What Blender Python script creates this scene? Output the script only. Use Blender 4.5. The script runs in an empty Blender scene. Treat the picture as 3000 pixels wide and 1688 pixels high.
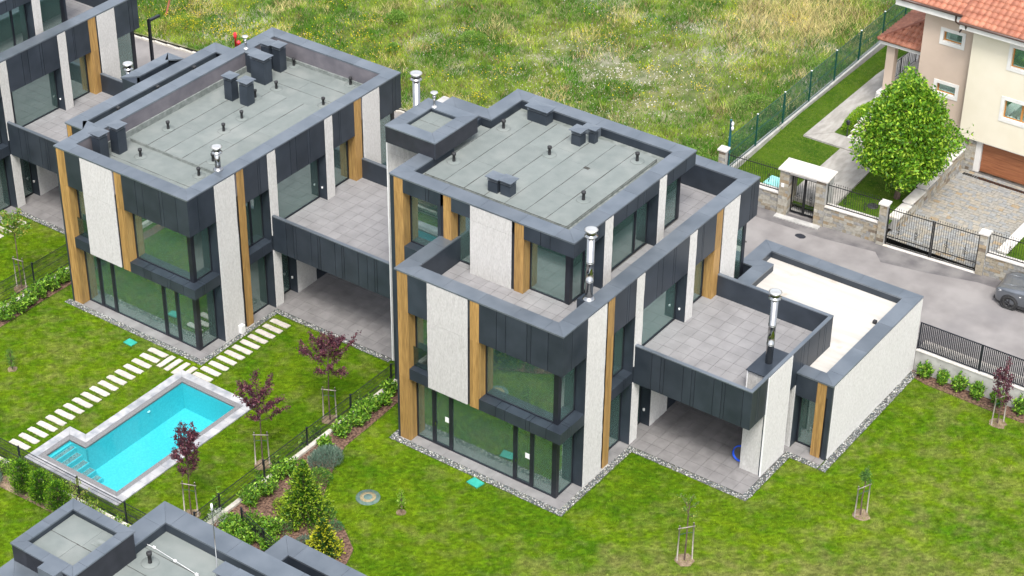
import bpy, math, random
import numpy as np
from mathutils import Vector, Matrix
random.seed(7); rng = np.random.default_rng(7)
scene = bpy.context.scene
COL = scene.collection
R = math.radians

# ------------------------------------------------------------------ camera
cam_d = bpy.data.cameras.new('camera'); cam = bpy.data.objects.new('camera', cam_d); COL.objects.link(cam)
scene.camera = cam
CA, CB, CC = 2.18440274, 0.582562209, 0.0119745013
fw = Vector((math.cos(CB)*math.cos(CA), math.cos(CB)*math.sin(CA), -math.sin(CB)))
r0 = Vector((math.sin(CA), -math.cos(CA), 0)); u0 = r0.cross(fw)
rt = math.cos(CC)*r0 + math.sin(CC)*u0; up = -math.sin(CC)*r0 + math.cos(CC)*u0
M = Matrix((rt, up, -fw)).transposed().to_4x4(); M.translation = (34.7678659, -52.7524379, 52.0539001)
cam.matrix_world = M
cam_d.sensor_width = 36; cam_d.lens = 6011.44*36/3000
cam_d.clip_start = 1; cam_d.clip_end = 2000

# ------------------------------------------------------------------ world and sun
world = bpy.data.worlds.new('World'); scene.world = world; world.use_nodes = True
nt = world.node_tree; nt.nodes.clear()
SUN_EL, SUN_ROT = R(58), R(142)
sky = nt.nodes.new('ShaderNodeTexSky'); sky.sky_type = 'NISHITA'; sky.sun_disc = False
sky.sun_elevation = SUN_EL; sky.sun_rotation = SUN_ROT; sky.dust_density = 3.0; sky.air_density = 1.0; sky.ozone_density = 1.0
hs = nt.nodes.new('ShaderNodeHueSaturation'); hs.inputs['Saturation'].default_value = 0.36
bg = nt.nodes.new('ShaderNodeBackground'); bg.inputs['Strength'].default_value = 0.15
wo = nt.nodes.new('ShaderNodeOutputWorld')
nt.links.new(sky.outputs[0], hs.inputs['Color']); nt.links.new(hs.outputs[0], bg.inputs['Color']); nt.links.new(bg.outputs[0], wo.inputs['Surface'])
sun_d = bpy.data.lights.new('sun', 'SUN'); sun_d.energy = 1.35; sun_d.angle = R(16); sun_d.color = (1, 0.96, 0.9)
sun = bpy.data.objects.new('sun', sun_d); COL.objects.link(sun)
sd = Vector((math.sin(SUN_ROT)*math.cos(SUN_EL), math.cos(SUN_ROT)*math.cos(SUN_EL), math.sin(SUN_EL)))
sun.rotation_euler = sd.to_track_quat('Z', 'Y').to_euler(); sun.location = (0, 0, 80)
vs = scene.view_settings; vs.view_transform = 'Standard'; vs.look = 'None'; vs.gamma = 1; vs.use_curve_mapping = False; vs.exposure = 1.22
scene.render.engine = 'CYCLES'

# ------------------------------------------------------------------ materials
MATS = {}
def lin(c):
    return tuple(((v/255)/12.92 if v/255 <= .04045 else ((v/255+.055)/1.055)**2.4) for v in c)
def mat(name, c1, c2=None, scale=4, rough=.6, metal=0, bump=0, bscale=None, tint=0.0, stretch=(1,1,1), spec=.5, detail=6, sat=0, coat=0, bumpd=.02, contrast=(.35,.65), c3=None, s3=.4, con3=(.5,.62)):
    m = bpy.data.materials.new(name); m.use_nodes = True; n = m.node_tree.nodes; L = m.node_tree.links
    b = n['Principled BSDF']; b.inputs['Roughness'].default_value = rough; b.inputs['Metallic'].default_value = metal
    b.inputs['Specular IOR Level'].default_value = spec; b.inputs['Coat Weight'].default_value = coat
    c2 = c2 or c1
    geo = n.new('ShaderNodeNewGeometry'); mp = n.new('ShaderNodeMapping'); mp.inputs['Scale'].default_value = stretch
    L.new(geo.outputs['Position'], mp.inputs['Vector'])
    oi = n.new('ShaderNodeObjectInfo')
    no = n.new('ShaderNodeTexNoise'); no.inputs['Scale'].default_value = scale; no.inputs['Detail'].default_value = detail
    L.new(mp.outputs[0], no.inputs['Vector'])
    mr = n.new('ShaderNodeMapRange'); mr.inputs['From Min'].default_value = contrast[0]; mr.inputs['From Max'].default_value = contrast[1]
    L.new(no.outputs['Fac'], mr.inputs['Value'])
    mx = n.new('ShaderNodeMix'); mx.data_type = 'RGBA'; L.new(mr.outputs[0], mx.inputs['Factor'])
    mx.inputs['A'].default_value = (*c1, 1); mx.inputs['B'].default_value = (*c2, 1)
    out = mx.outputs['Result']
    if c3:
        n3 = n.new('ShaderNodeTexNoise'); n3.inputs['Scale'].default_value = s3; n3.inputs['Detail'].default_value = 4; L.new(geo.outputs['Position'], n3.inputs['Vector'])
        m3 = n.new('ShaderNodeMapRange'); m3.inputs['From Min'].default_value = con3[0]; m3.inputs['From Max'].default_value = con3[1]; L.new(n3.outputs['Fac'], m3.inputs['Value'])
        x3 = n.new('ShaderNodeMix'); x3.data_type = 'RGBA'; L.new(m3.outputs[0], x3.inputs['Factor']); L.new(out, x3.inputs['A']); x3.inputs['B'].default_value = (*c3, 1); out = x3.outputs['Result']
    if tint > 0:
        hv = n.new('ShaderNodeHueSaturation'); m2 = n.new('ShaderNodeMapRange'); m2.inputs['To Min'].default_value = 1-tint; m2.inputs['To Max'].default_value = 1+tint
        L.new(oi.outputs['Random'], m2.inputs['Value']); L.new(m2.outputs[0], hv.inputs['Value']); L.new(out, hv.inputs['Color']); out = hv.outputs[0]
    L.new(out, b.inputs['Base Color'])
    # roughness variation
    rr = n.new('ShaderNodeMapRange'); rr.inputs['To Min'].default_value = max(.02, rough-.06); rr.inputs['To Max'].default_value = min(1, rough+.08)
    L.new(no.outputs['Fac'], rr.inputs['Value']); L.new(rr.outputs[0], b.inputs['Roughness'])
    if bump:
        nb = n.new('ShaderNodeTexNoise'); nb.inputs['Scale'].default_value = bscale or scale*4; nb.inputs['Detail'].default_value = 5
        L.new(mp.outputs[0], nb.inputs['Vector']); bp = n.new('ShaderNodeBump'); bp.inputs['Strength'].default_value = bump; bp.inputs['Distance'].default_value = bumpd
        L.new(nb.outputs['Fac'], bp.inputs['Height']); L.new(bp.outputs[0], b.inputs['Normal'])
    MATS[name] = m; return m
def vmat(name, rough=.6, spec=.3, trans=0.0):
    """foliage: base colour from the vertex attribute 'col'"""
    m = bpy.data.materials.new(name); m.use_nodes = True; n = m.node_tree.nodes; L = m.node_tree.links
    b = n['Principled BSDF']; b.inputs['Roughness'].default_value = rough; b.inputs['Specular IOR Level'].default_value = spec
    a = n.new('ShaderNodeAttribute'); a.attribute_name = 'col'; L.new(a.outputs['Color'], b.inputs['Base Color'])
    if trans:
        tr = n.new('ShaderNodeBsdfTranslucent'); L.new(a.outputs['Color'], tr.inputs['Color']); ms = n.new('ShaderNodeMixShader'); ms.inputs[0].default_value = trans
        L.new(b.outputs[0], ms.inputs[1]); L.new(tr.outputs[0], ms.inputs[2]); L.new(ms.outputs[0], n['Material Output'].inputs['Surface'])
    return m
ANTH = (.030, .036, .050)
clad = mat('anthracite_cladding', (.028,.037,.050), (.041,.052,.069), 1.2, .40, .3, tint=.12, bump=.03, bscale=.8, bumpd=.05)
cop = mat('anthracite_coping_sheen', (.135,.160,.188), (.180,.206,.236), .9, .34, .45, tint=.09, bump=.03, bscale=.7, bumpd=.04, detail=3)  # cladding metal again, sky sheen of the tops painted in as a lighter base
darkg = mat('shadow_gap', (.012,.014,.02), (.02,.022,.03), 3, .6)
render_grey = mat('grey_render', (.10,.095,.11), (.15,.14,.155), 1.3, .85, bump=.2, bscale=30)
stone = mat('split_stone', (.42,.415,.405), (.52,.515,.505), 18, .88, bump=.5, bscale=26, bumpd=.02, contrast=(.3,.62), tint=.02, detail=8, stretch=(1,1,.45))
stone_flat = mat('sawn_stone_edge', (.62,.61,.58), (.74,.73,.70), 5, .6)
wood = mat('wood_board', (.205,.115,.036), (.44,.265,.088), 2.2, .5, stretch=(16,16,.7), tint=.16, bump=.15, bscale=5, contrast=(.3,.7))
frame = mat('window_frame', (.016,.019,.026), (.024,.028,.038), 2, .35, .3)
tile = mat('terrace_tile', (.205,.200,.203), (.265,.259,.262), 1.7, .62, tint=.035, bump=.08, bscale=20, contrast=(.3,.7))
tiledark = mat('patio_tile', (.17,.163,.163), (.24,.231,.229), 1.9, .62, tint=.035, bump=.08, bscale=20, contrast=(.3,.7))
grout = mat('grout', (.07,.068,.066), (.10,.098,.094), 5, .9)
memb = mat('roof_membrane', (.140,.163,.156), (.185,.206,.197), 2.2, .9, tint=.05, bump=.35, bscale=60, c3=(.215,.232,.220), s3=.7, con3=(.5,.75), contrast=(.2,.8))
membd = mat('membrane_flashing', (.13,.15,.14), (.22,.24,.23), 4, .85, bump=.3, bscale=40)
seamm = mat('bitumen_seam', (.02,.02,.018), (.07,.065,.055), 9, .8)
whitem = mat('white_membrane', (.43,.41,.375), (.50,.48,.445), 1.4, .8, stretch=(.35,2.5,1), bump=.1, c3=(.40,.35,.29), s3=1.1, con3=(.62,.74))
steel = mat('stainless_steel', (.36,.36,.36), (.46,.46,.45), 2, .16, 1.0)
steelw = mat('bright_steel_cap', (.60,.60,.59), (.68,.68,.67), 2, .3, .7)
rubber = mat('black_vent_pipe', (.012,.013,.014), (.03,.03,.033), 8, .6)
intw = mat('interior_wall', (.80,.84,.80), (.86,.9,.86), 1, .9)
intf = mat('screed_floor', (.42,.46,.45), (.58,.61,.59), 1.2, .8, bump=.1)
concrete = mat('concrete', (.33,.325,.31), (.45,.44,.42), 2.2, .85, bump=.3, bscale=14, c3=(.30,.29,.27), s3=1.7, con3=(.6,.75))
kerbm = mat('pale_kerb', (.45,.42,.37), (.60,.57,.51), 5, .85, bump=.3, bscale=20, tint=.1)
asphalt = mat('asphalt', (.185,.172,.168), (.255,.240,.232), .7, .9, bump=.25, bscale=90, c3=(.15,.142,.145), s3=.18, con3=(.56,.72), bumpd=.01)
soil = mat('soil', (.13,.085,.055), (.30,.22,.15), 3, .95, bump=.8, bscale=14, bumpd=.05)
mulch = mat('bark_mulch', (.07,.035,.025), (.22,.13,.09), 9, .95, bump=1, bscale=25, bumpd=.05, contrast=(.4,.6))
pale_slab = mat('travertine_slab', (.42,.38,.335), (.53,.495,.45), 6, .75, bump=.25, bscale=30, tint=.05)
paver = mat('white_granite_paver', (.25,.265,.29), (.42,.42,.43), 2.2, .7, tint=.10, bump=.1, contrast=(.35,.6))
granite = mat('grey_granite', (.12,.12,.125), (.24,.24,.245), 30, .7, bump=.15)
poolm = mat('pool_liner', (.085,.47,.53), (.125,.55,.60), 13, .5)
stept = mat('pool_step_mosaic', (.11,.12,.125), (.34,.33,.33), 26, .5, contrast=(.4,.6))
teal = mat('teal_plastic_lid', (.02,.30,.23), (.04,.38,.30), 5, .5)
lidm = mat('weathered_lid', (.07,.13,.12), (.13,.19,.17), 6, .8)
sandm = mat('sand_ring', (.22,.18,.10), (.32,.27,.16), 12, .9)
bark = mat('bark', (.07,.045,.035), (.15,.10,.08), 20, .9, stretch=(1,1,.3), bump=.6)
stake = mat('weathered_stake', (.20,.175,.145), (.36,.325,.28), 10, .85, stretch=(1,1,.15), tint=.1)
greenf = mat('green_fence', (.003,.055,.045), (.006,.075,.06), 3, .4)
bluep = mat('blue_green_pole', (.006,.14,.19), (.01,.17,.22), 3, .5)
blackm = mat('black_iron', (.012,.013,.014), (.022,.023,.025), 4, .45, .3)
cream = mat('cream_stucco', (.62,.57,.455), (.66,.61,.50), .8, .9, bump=.25, bscale=60, bumpd=.008)
beige = mat('beige_stucco', (.46,.365,.295), (.51,.41,.335), .8, .9, bump=.25, bscale=60, bumpd=.008)
whitep = mat('white_plaster', (.58,.57,.55), (.66,.65,.62), 2, .8)
clay = mat('clay_roof_tile', (.27,.095,.055), (.40,.165,.10), 2.2, .7, tint=.16, bump=.2)
clayd = mat('clay_ridge', (.22,.08,.05), (.32,.12,.08), 3, .7, tint=.1)
brownm = mat('brown_gutter', (.055,.03,.025), (.08,.045,.035), 2, .4)
winwood = mat('brown_window_wood', (.36,.15,.03), (.46,.20,.05), 5, .5)
garwood = mat('garage_door_panel', (.20,.07,.03), (.30,.115,.05), 2, .5, stretch=(.6,1,10), tint=.06, bump=.1)
curtain = mat('curtain', (.42,.42,.40), (.6,.6,.58), 20, .9)
capst = mat('limestone_cap', (.52,.49,.45), (.62,.595,.56), 3, .75, bump=.15, bscale=20, tint=.04, c3=(.6,.5,.38), s3=1.5, con3=(.62,.75))
path_c = mat('washed_concrete', (.27,.255,.23), (.38,.36,.33), 2, .9, bump=.5, bscale=40, stretch=(2,.7,1))
carp = mat('grey_car_paint', (.15,.165,.185), (.17,.185,.21), 1, .3, .6, coat=1)
tyre = mat('tyre', (.02,.02,.02), (.035,.035,.035), 10, .85)
carplastic = mat('car_plastic', (.018,.019,.02), (.03,.03,.032), 5, .6)
red = mat('red_paint', (.65,.02,.04), (.72,.04,.05), 4, .5)
hose = mat('blue_hose', (.0,.08,.65), (.01,.10,.75), 4, .4)
blueb = mat('blue_plastic_bag', (.0,.15,.40), (.02,.3,.6), 6, .4)
whitepl = mat('white_plastic', (.75,.75,.75), (.8,.8,.8), 3, .4)
RS = [mat('rubble_%s' % k, a, b, 8, .9, bump=.6, bscale=25, tint=.10) for k, a, b in
      (('sand', (.25,.215,.155), (.33,.295,.235)), ('grey', (.215,.21,.195), (.30,.295,.28)), ('ochre', (.26,.20,.125), (.32,.25,.165)), ('pale', (.30,.28,.235), (.39,.37,.32)), ('brown', (.14,.11,.08), (.21,.17,.13)))]
lawnv = vmat('lawn_thatch', .95, .05)
PV = [mat('paving_%s' % k, a, b, 6, .85, bump=.5, bscale=25, tint=.08) for k, a, b in (('beige', (.235,.225,.20), (.31,.295,.265)), ('grey', (.205,.21,.21), (.285,.29,.285)), ('sand', (.26,.235,.19), (.33,.30,.25)))]
leafm = vmat('leaf', .5, .35, .3); bladem = vmat('grass_blade', .75, .15, .25)
def pebm():
    m = vmat('pebble', .7, .4); return m
pebble_m = pebm()
def glassm(name, tint, base, dust_haze=.065):
    m = bpy.data.materials.new(name); m.use_nodes = True; n = m.node_tree.nodes; L = m.node_tree.links
    n.remove(n['Principled BSDF']); t = n.new('ShaderNodeBsdfTransparent'); t.inputs[0].default_value = (*tint, 1)
    g = n.new('ShaderNodeBsdfGlossy'); g.inputs['Roughness'].default_value = .01; g.inputs['Color'].default_value = (.80,.97,.95,1)
    f = n.new('ShaderNodeFresnel'); f.inputs['IOR'].default_value = 1.6; ad = n.new('ShaderNodeMath'); ad.operation = 'ADD'; ad.inputs[1].default_value = base; ad.use_clamp = True
    L.new(f.outputs[0], ad.inputs[0]); ms = n.new('ShaderNodeMixShader'); L.new(ad.outputs[0], ms.inputs[0]); L.new(t.outputs[0], ms.inputs[1]); L.new(g.outputs[0], ms.inputs[2])
    geo = n.new('ShaderNodeNewGeometry'); no = n.new('ShaderNodeTexNoise'); no.inputs['Scale'].default_value = .6; L.new(geo.outputs['Position'], no.inputs['Vector'])
    bp = n.new('ShaderNodeBump'); bp.inputs['Strength'].default_value = .05; bp.inputs['Distance'].default_value = .02; L.new(no.outputs['Fac'], bp.inputs['Height']); L.new(bp.outputs[0], g.inputs['Normal'])
    df = n.new('ShaderNodeBsdfDiffuse'); df.inputs[0].default_value = (.45,.66,.60,1); m5 = n.new('ShaderNodeMixShader'); m5.inputs[0].default_value = dust_haze  # pale green film: dust plus a painted haze that lifts the dark panes
    L.new(ms.outputs[0], m5.inputs[1]); L.new(df.outputs[0], m5.inputs[2]); L.new(m5.outputs[0], n['Material Output'].inputs['Surface']); return m
glass = glassm('window_glass', (.82,1.0,.93), .27)
glassclear = glassm('clear_glass', (.88,.94,.92), .08, .02)
def waterm():
    m = bpy.data.materials.new('pool_water'); m.use_nodes = True; n = m.node_tree.nodes; L = m.node_tree.links
    n.remove(n['Principled BSDF']); t = n.new('ShaderNodeBsdfTransparent'); t.inputs[0].default_value = (.66,.96,.98,1)
    g = n.new('ShaderNodeBsdfGlossy'); g.inputs['Roughness'].default_value = .03
    f = n.new('ShaderNodeFresnel'); f.inputs['IOR'].default_value = 1.33; ms = n.new('ShaderNodeMixShader'); L.new(f.outputs[0], ms.inputs[0]); L.new(t.outputs[0], ms.inputs[1]); L.new(g.outputs[0], ms.inputs[2])
    geo = n.new('ShaderNodeNewGeometry'); no = n.new('ShaderNodeTexNoise'); no.inputs['Scale'].default_value = 5; L.new(geo.outputs['Position'], no.inputs['Vector'])
    bp = n.new('ShaderNodeBump'); bp.inputs['Strength'].default_value = .12; bp.inputs['Distance'].default_value = .02; L.new(no.outputs['Fac'], bp.inputs['Height']); L.new(bp.outputs[0], g.inputs['Normal']); L.new(bp.outputs[0], f.inputs['Normal'])
    L.new(ms.outputs[0], n['Material Output'].inputs['Surface']); return m
water = waterm()

# ------------------------------------------------------------------ mesh helpers
ORG = {}      # object name -> its origin in its thing's space
CACHE = {}
def link(o, parent=None, loc=(0,0,0)):
    COL.objects.link(o); loc = Vector(loc)
    if parent is not None:
        o.parent = parent; o.location = loc - Vector(ORG.get(parent.name, (0,0,0)))
        if parent.parent is None and parent.type == 'MESH' and parent.name not in ORG: o.location = loc
    else: o.location = loc
    ORG[o.name] = tuple(loc) if parent is not None else (0,0,0)
    return o
def thing(name, label, cat, loc=(0,0,0), rz=0, group=None):
    o = bpy.data.objects.new(name, None); COL.objects.link(o); o.location = loc; o.rotation_euler = (0,0,rz); o.empty_display_size = .3
    o['label'] = label; o['category'] = cat
    if group: o['group'] = group
    ORG[o.name] = (0,0,0); return o
def tag(o, label=None, cat=None, group=None, kind=None):
    for k, v in (('label',label),('category',cat),('group',group),('kind',kind)):
        if v: o[k] = v
    return o
def mesh(name, v, f, m, smooth=False):
    me = bpy.data.meshes.new(name); me.from_pydata([tuple(a) for a in v], [], f); me.materials.append(m)
    if smooth: me.polygons.foreach_set('use_smooth', [True]*len(me.polygons))
    me.update(); return me
BF = [(0,3,2,1),(4,5,6,7),(0,1,5,4),(1,2,6,5),(2,3,7,6),(3,0,4,7)]
def bevel_box(hx, hy, hz, b):
    # 24 vertices: chamfered box
    v = []; 
    for sx in (-1,1):
        for sy in (-1,1):
            for sz in (-1,1):
                v += [(sx*hx, sy*(hy-b), sz*(hz-b)), (sx*(hx-b), sy*hy, sz*(hz-b)), (sx*(hx-b), sy*(hy-b), sz*hz)]
    return v
def box(name, x0, x1, y0, y1, z0, z1, m, parent=None, bev=0):
    if x1 < x0: x0, x1 = x1, x0
    if y1 < y0: y0, y1 = y1, y0
    if z1 < z0: z0, z1 = z1, z0
    hx, hy, hz = (x1-x0)/2, (y1-y0)/2, (z1-z0)/2
    key = ('box', round(hx,4), round(hy,4), round(hz,4), m.name)
    me = CACHE.get(key)
    if me is None:
        v = [(-hx,-hy,-hz),(hx,-hy,-hz),(hx,hy,-hz),(-hx,hy,-hz),(-hx,-hy,hz),(hx,-hy,hz),(hx,hy,hz),(-hx,hy,hz)]
        me = mesh(name, v, BF, m); CACHE[key] = me
    o = bpy.data.objects.new(name, me)
    return link(o, parent, ((x0+x1)/2, (y0+y1)/2, (z0+z1)/2))
def prism(name, pts, z0, z1, m, parent=None):
    """vertical prism over a counter-clockwise plan polygon"""
    a = sum(pts[i][0]*pts[(i+1)%len(pts)][1]-pts[(i+1)%len(pts)][0]*pts[i][1] for i in range(len(pts)))
    if a < 0: pts = pts[::-1]
    cx = sum(p[0] for p in pts)/len(pts); cy = sum(p[1] for p in pts)/len(pts); n = len(pts)
    v = [(p[0]-cx, p[1]-cy, 0) for p in pts] + [(p[0]-cx, p[1]-cy, z1-z0) for p in pts]
    f = [tuple(range(n))[::-1], tuple(range(n,2*n))] + [(i,(i+1)%n,n+(i+1)%n,n+i) for i in range(n)]
    return link(bpy.data.objects.new(name, mesh(name, v, f, m)), parent, (cx, cy, z0))
def lathe_data(prof, n=16):
    v = []; f = []
    for r, z in prof:
        for i in range(n): a = 2*math.pi*i/n; v.append((r*math.cos(a), r*math.sin(a), z))
    for k in range(len(prof)-1):
        for i in range(n): j = (i+1) % n; f.append((k*n+i, k*n+j, (k+1)*n+j, (k+1)*n+i))
    f.append(tuple(range(n))[::-1]); f.append(tuple(range((len(prof)-1)*n, len(prof)*n))); return v, f
def lathe(name, prof, m, parent=None, loc=(0,0,0), n=16, smooth=True):
    key = ('lathe', tuple(prof), m.name, n); me = CACHE.get(key)
    if me is None:
        v, f = lathe_data(prof, n); me = mesh(name, v, f, m, smooth)
        me.polygons[-1].use_smooth = False; me.polygons[-2].use_smooth = False; CACHE[key] = me
    return link(bpy.data.objects.new(name, me), parent, loc)
class MB:
    def __init__(s): s.v = []; s.f = []
    def add(s, v, f): k = len(s.v); s.v += list(v); s.f += [tuple(i+k for i in q) for q in f]
    def box(s, x0,x1,y0,y1,z0,z1): s.add([(x0,y0,z0),(x1,y0,z0),(x1,y1,z0),(x0,y1,z0),(x0,y0,z1),(x1,y0,z1),(x1,y1,z1),(x0,y1,z1)], BF)
    def tube(s, pts, rad, n=6):
        pts = [Vector(p) for p in pts]; rads = rad if isinstance(rad, (list,tuple)) else [rad]*len(pts); v = []; f = []
        for i, p in enumerate(pts):
            d = (pts[min(i+1,len(pts)-1)]-pts[max(i-1,0)]).normalized(); a = Vector((0,0,1)) if abs(d.z) < .9 else Vector((1,0,0))
            s1 = d.cross(a).normalized(); s2 = d.cross(s1)
            for k in range(n): t = 2*math.pi*k/n; v.append(tuple(p+(s1*math.cos(t)+s2*math.sin(t))*rads[i]))
        for i in range(len(pts)-1):
            for k in range(n): j = (k+1) % n; f.append((i*n+k, i*n+j, (i+1)*n+j, (i+1)*n+k))
        f.append(tuple(range(n))); f.append(tuple(range((len(pts)-1)*n, len(pts)*n))[::-1]); s.add(v, f)
    def build(s, name, m, parent=None, loc=(0,0,0), smooth=False):
        return link(bpy.data.objects.new(name, mesh(name, s.v, s.f, m, smooth)), parent, loc)
def tube(name, pts, rad, m, parent=None, n=6, smooth=True):
    b = MB(); p0 = Vector(pts[0]); b.tube([Vector(p)-p0 for p in pts], rad, n); return b.build(name, m, parent, p0, smooth)
def fastmesh(name, verts, faces, m, cols=None, parent=None, loc=(0,0,0)):
    """verts (N,3), faces (F,k) numpy"""
    me = bpy.data.meshes.new(name); k = faces.shape[1]
    me.vertices.add(len(verts)); me.vertices.foreach_set('co', verts.astype(np.float32).ravel())
    me.loops.add(faces.size); me.loops.foreach_set('vertex_index', faces.astype(np.int32).ravel())
    me.polygons.add(len(faces)); me.polygons.foreach_set('loop_start', np.arange(0, faces.size, k, dtype=np.int32)); me.polygons.foreach_set('loop_total', np.full(len(faces), k, dtype=np.int32))
    me.materials.append(m); me.update(calc_edges=True)
    if cols is not None:
        at = me.attributes.new('col', 'FLOAT_COLOR', 'POINT'); c = np.ones((len(verts),4), np.float32); c[:,:3] = cols; at.data.foreach_set('color', c.ravel())
    me.validate(verbose=False)
    return link(bpy.data.objects.new(name, me), parent, loc)
# value noise
_G = rng.random((256,256))
def vnoise(x, y, s):
    x = np.asarray(x)*s+1000.; y = np.asarray(y)*s+1000.; xi = np.floor(x).astype(int); yi = np.floor(y).astype(int); fx = x-xi; fy = y-yi
    fx = fx*fx*(3-2*fx); fy = fy*fy*(3-2*fy); g = lambda a, b: _G[a % 256, b % 256]
    return (g(xi,yi)*(1-fx)+g(xi+1,yi)*fx)*(1-fy)+(g(xi,yi+1)*(1-fx)+g(xi+1,yi+1)*fx)*fy
def fbm(x, y, s): return .5*vnoise(x,y,s)+.3*vnoise(x,y,s*2.1)+.2*vnoise(x,y,s*4.3)
def roadz(x): return 1.0 + np.minimum(0, (np.asarray(x)+4)*.069)
# ------------------------------------------------------------------ modern house builder
def panel_face(name, axis, a0, a1, z0, z1, pos, depth, m, parent, seams=()):
    """row of cladding panels: axis 'x' -> faces -y at y=pos; axis 'y' -> faces +x at x=pos"""
    e = [a0]+list(seams)+[a1]
    for i in range(len(e)-1):
        g0 = .013 if i > 0 else 0; g1 = .013 if i < len(e)-2 else 0
        j = random.uniform(0, .002)
        if axis == 'x': box(name, e[i]+g0, e[i+1]-g1, pos+j, pos+depth, z0, z1, m, parent)
        else: box(name, pos-depth, pos-j, e[i]+g0, e[i+1]-g1, z0, z1, m, parent)
    if len(e) > 2:
        if axis == 'x': box('backing', a0+.02, a1-.02, pos+.03, pos+depth-.02, z0+.02, z1-.02, darkg, parent)
        else: box('backing', pos-depth+.02, pos-.03, a0+.02, a1-.02, z0+.02, z1-.02, darkg, parent)
def ribbed(name, axis, a0, a1, z0, z1, pos, depth, parent):
    """one split-stone panel: vertical ribs with broken noses"""
    w = .05; n = max(3, int(round((a1-a0)/w))); w = (a1-a0)/n; nz = max(2, int(round((z1-z0)/.33)))
    v = []; f = []; W = 2*n+1
    for k in range(nz+1):
        z = z0+(z1-z0)*k/nz
        for i in range(W):
            d = (.0 if i % 2 == 0 else -.034+random.uniform(-.008,.008)); v.append((a0+w*i/2+random.uniform(-.004,.004)*(0 < i < W-1), d, z))
    for k in range(nz):
        for i in range(W-1): q = k*W+i; f.append((q, q+1, q+1+W, q+W))
    b = len(v)
    for a, d in ((a0, depth), (a1, depth)):
        for z in (z0, z1): v.append((a, d, z))
    # sides
    L0 = [k*W for k in range(nz+1)]; L1 = [k*W+W-1 for k in range(nz+1)]
    f.append(tuple([b, *L0, b+1])); f.append(tuple([b+3, *reversed(L1), b+2]))
    f.append(tuple([*range(0, W)][::-1]+[b, b+2])); f.append(tuple([*range(nz*W, nz*W+W)]+[b+3, b+1]))
    c = (a0, z0)
    if axis == 'x': vv = [(p[0]-a0, p[1], p[2]-z0) for p in v]; loc = (a0, pos, z0)
    else: vv = [(-p[1], p[0]-a0, p[2]-z0) for p in v]; loc = (pos, a0, z0)
    return link(bpy.data.objects.new(name, mesh(name, vv, f, stone)), parent, loc)
def stone_col(axis, a0, a1, z0, z1, pos, parent, depth=.4, joints=(), both=False):
    zz = [z0]+[j for j in joints if z0+.2 < j < z1-.2]+[z1]
    for i in range(len(zz)-1): ribbed('stone_panel', axis, a0, a1, zz[i]+.005, zz[i+1]-.005, pos, .03, parent)
    if axis == 'x': box('backing', a0+.004, a1-.004, pos+.03, pos+depth, z0, z1, clad, parent)
    else: box('backing', pos-depth, pos-.03, a0+.004, a1-.004, z0, z1, clad, parent)
def wood_col(axis, a0, a1, z0, z1, pos, parent, side=None, depth=.45, joints=()):
    """boards on the face, and on the side face: side=+1 shows the a1 side, -1 the a0 side"""
    zz = [z0]+[j for j in joints if z0+.2 < j < z1-.2]+[z1]; n = 3; w = (a1-a0)/n
    for i in range(len(zz)-1):
        za, zb = zz[i]+.003, zz[i+1]-.003
        for k in range(n):
            p, q = a0+w*k+.0012, a0+w*(k+1)-.0012; j = random.uniform(0,.002)
            if axis == 'x': box('wood_board', p, q, pos+j, pos+.025, za, zb, wood, parent)
            else: box('wood_board', pos-.025, pos-j, p, q, za, zb, wood, parent)
        if side:
            for k in range(3):
                p, q = .026+(depth-.026)*k/3+.0012, .026+(depth-.026)*(k+1)/3-.0012
                s0, s1 = (a1-.025, a1-.001) if side > 0 else (a0+.001, a0+.025)
                if axis == 'x': box('wood_board', s0, s1, pos+p, pos+q, za, zb, wood, parent)
                else: box('wood_board', pos-q, pos-p, s0, s1, za, zb, wood, parent)
    i0, i1 = a0+.03, a1-.03
    if axis == 'x': box('backing', i0, i1, pos+.027, pos+depth, z0, z1-.002, darkg, parent)
    else: box('backing', pos-depth, pos-.027, i0, i1, z0, z1-.002, darkg, parent)
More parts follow.
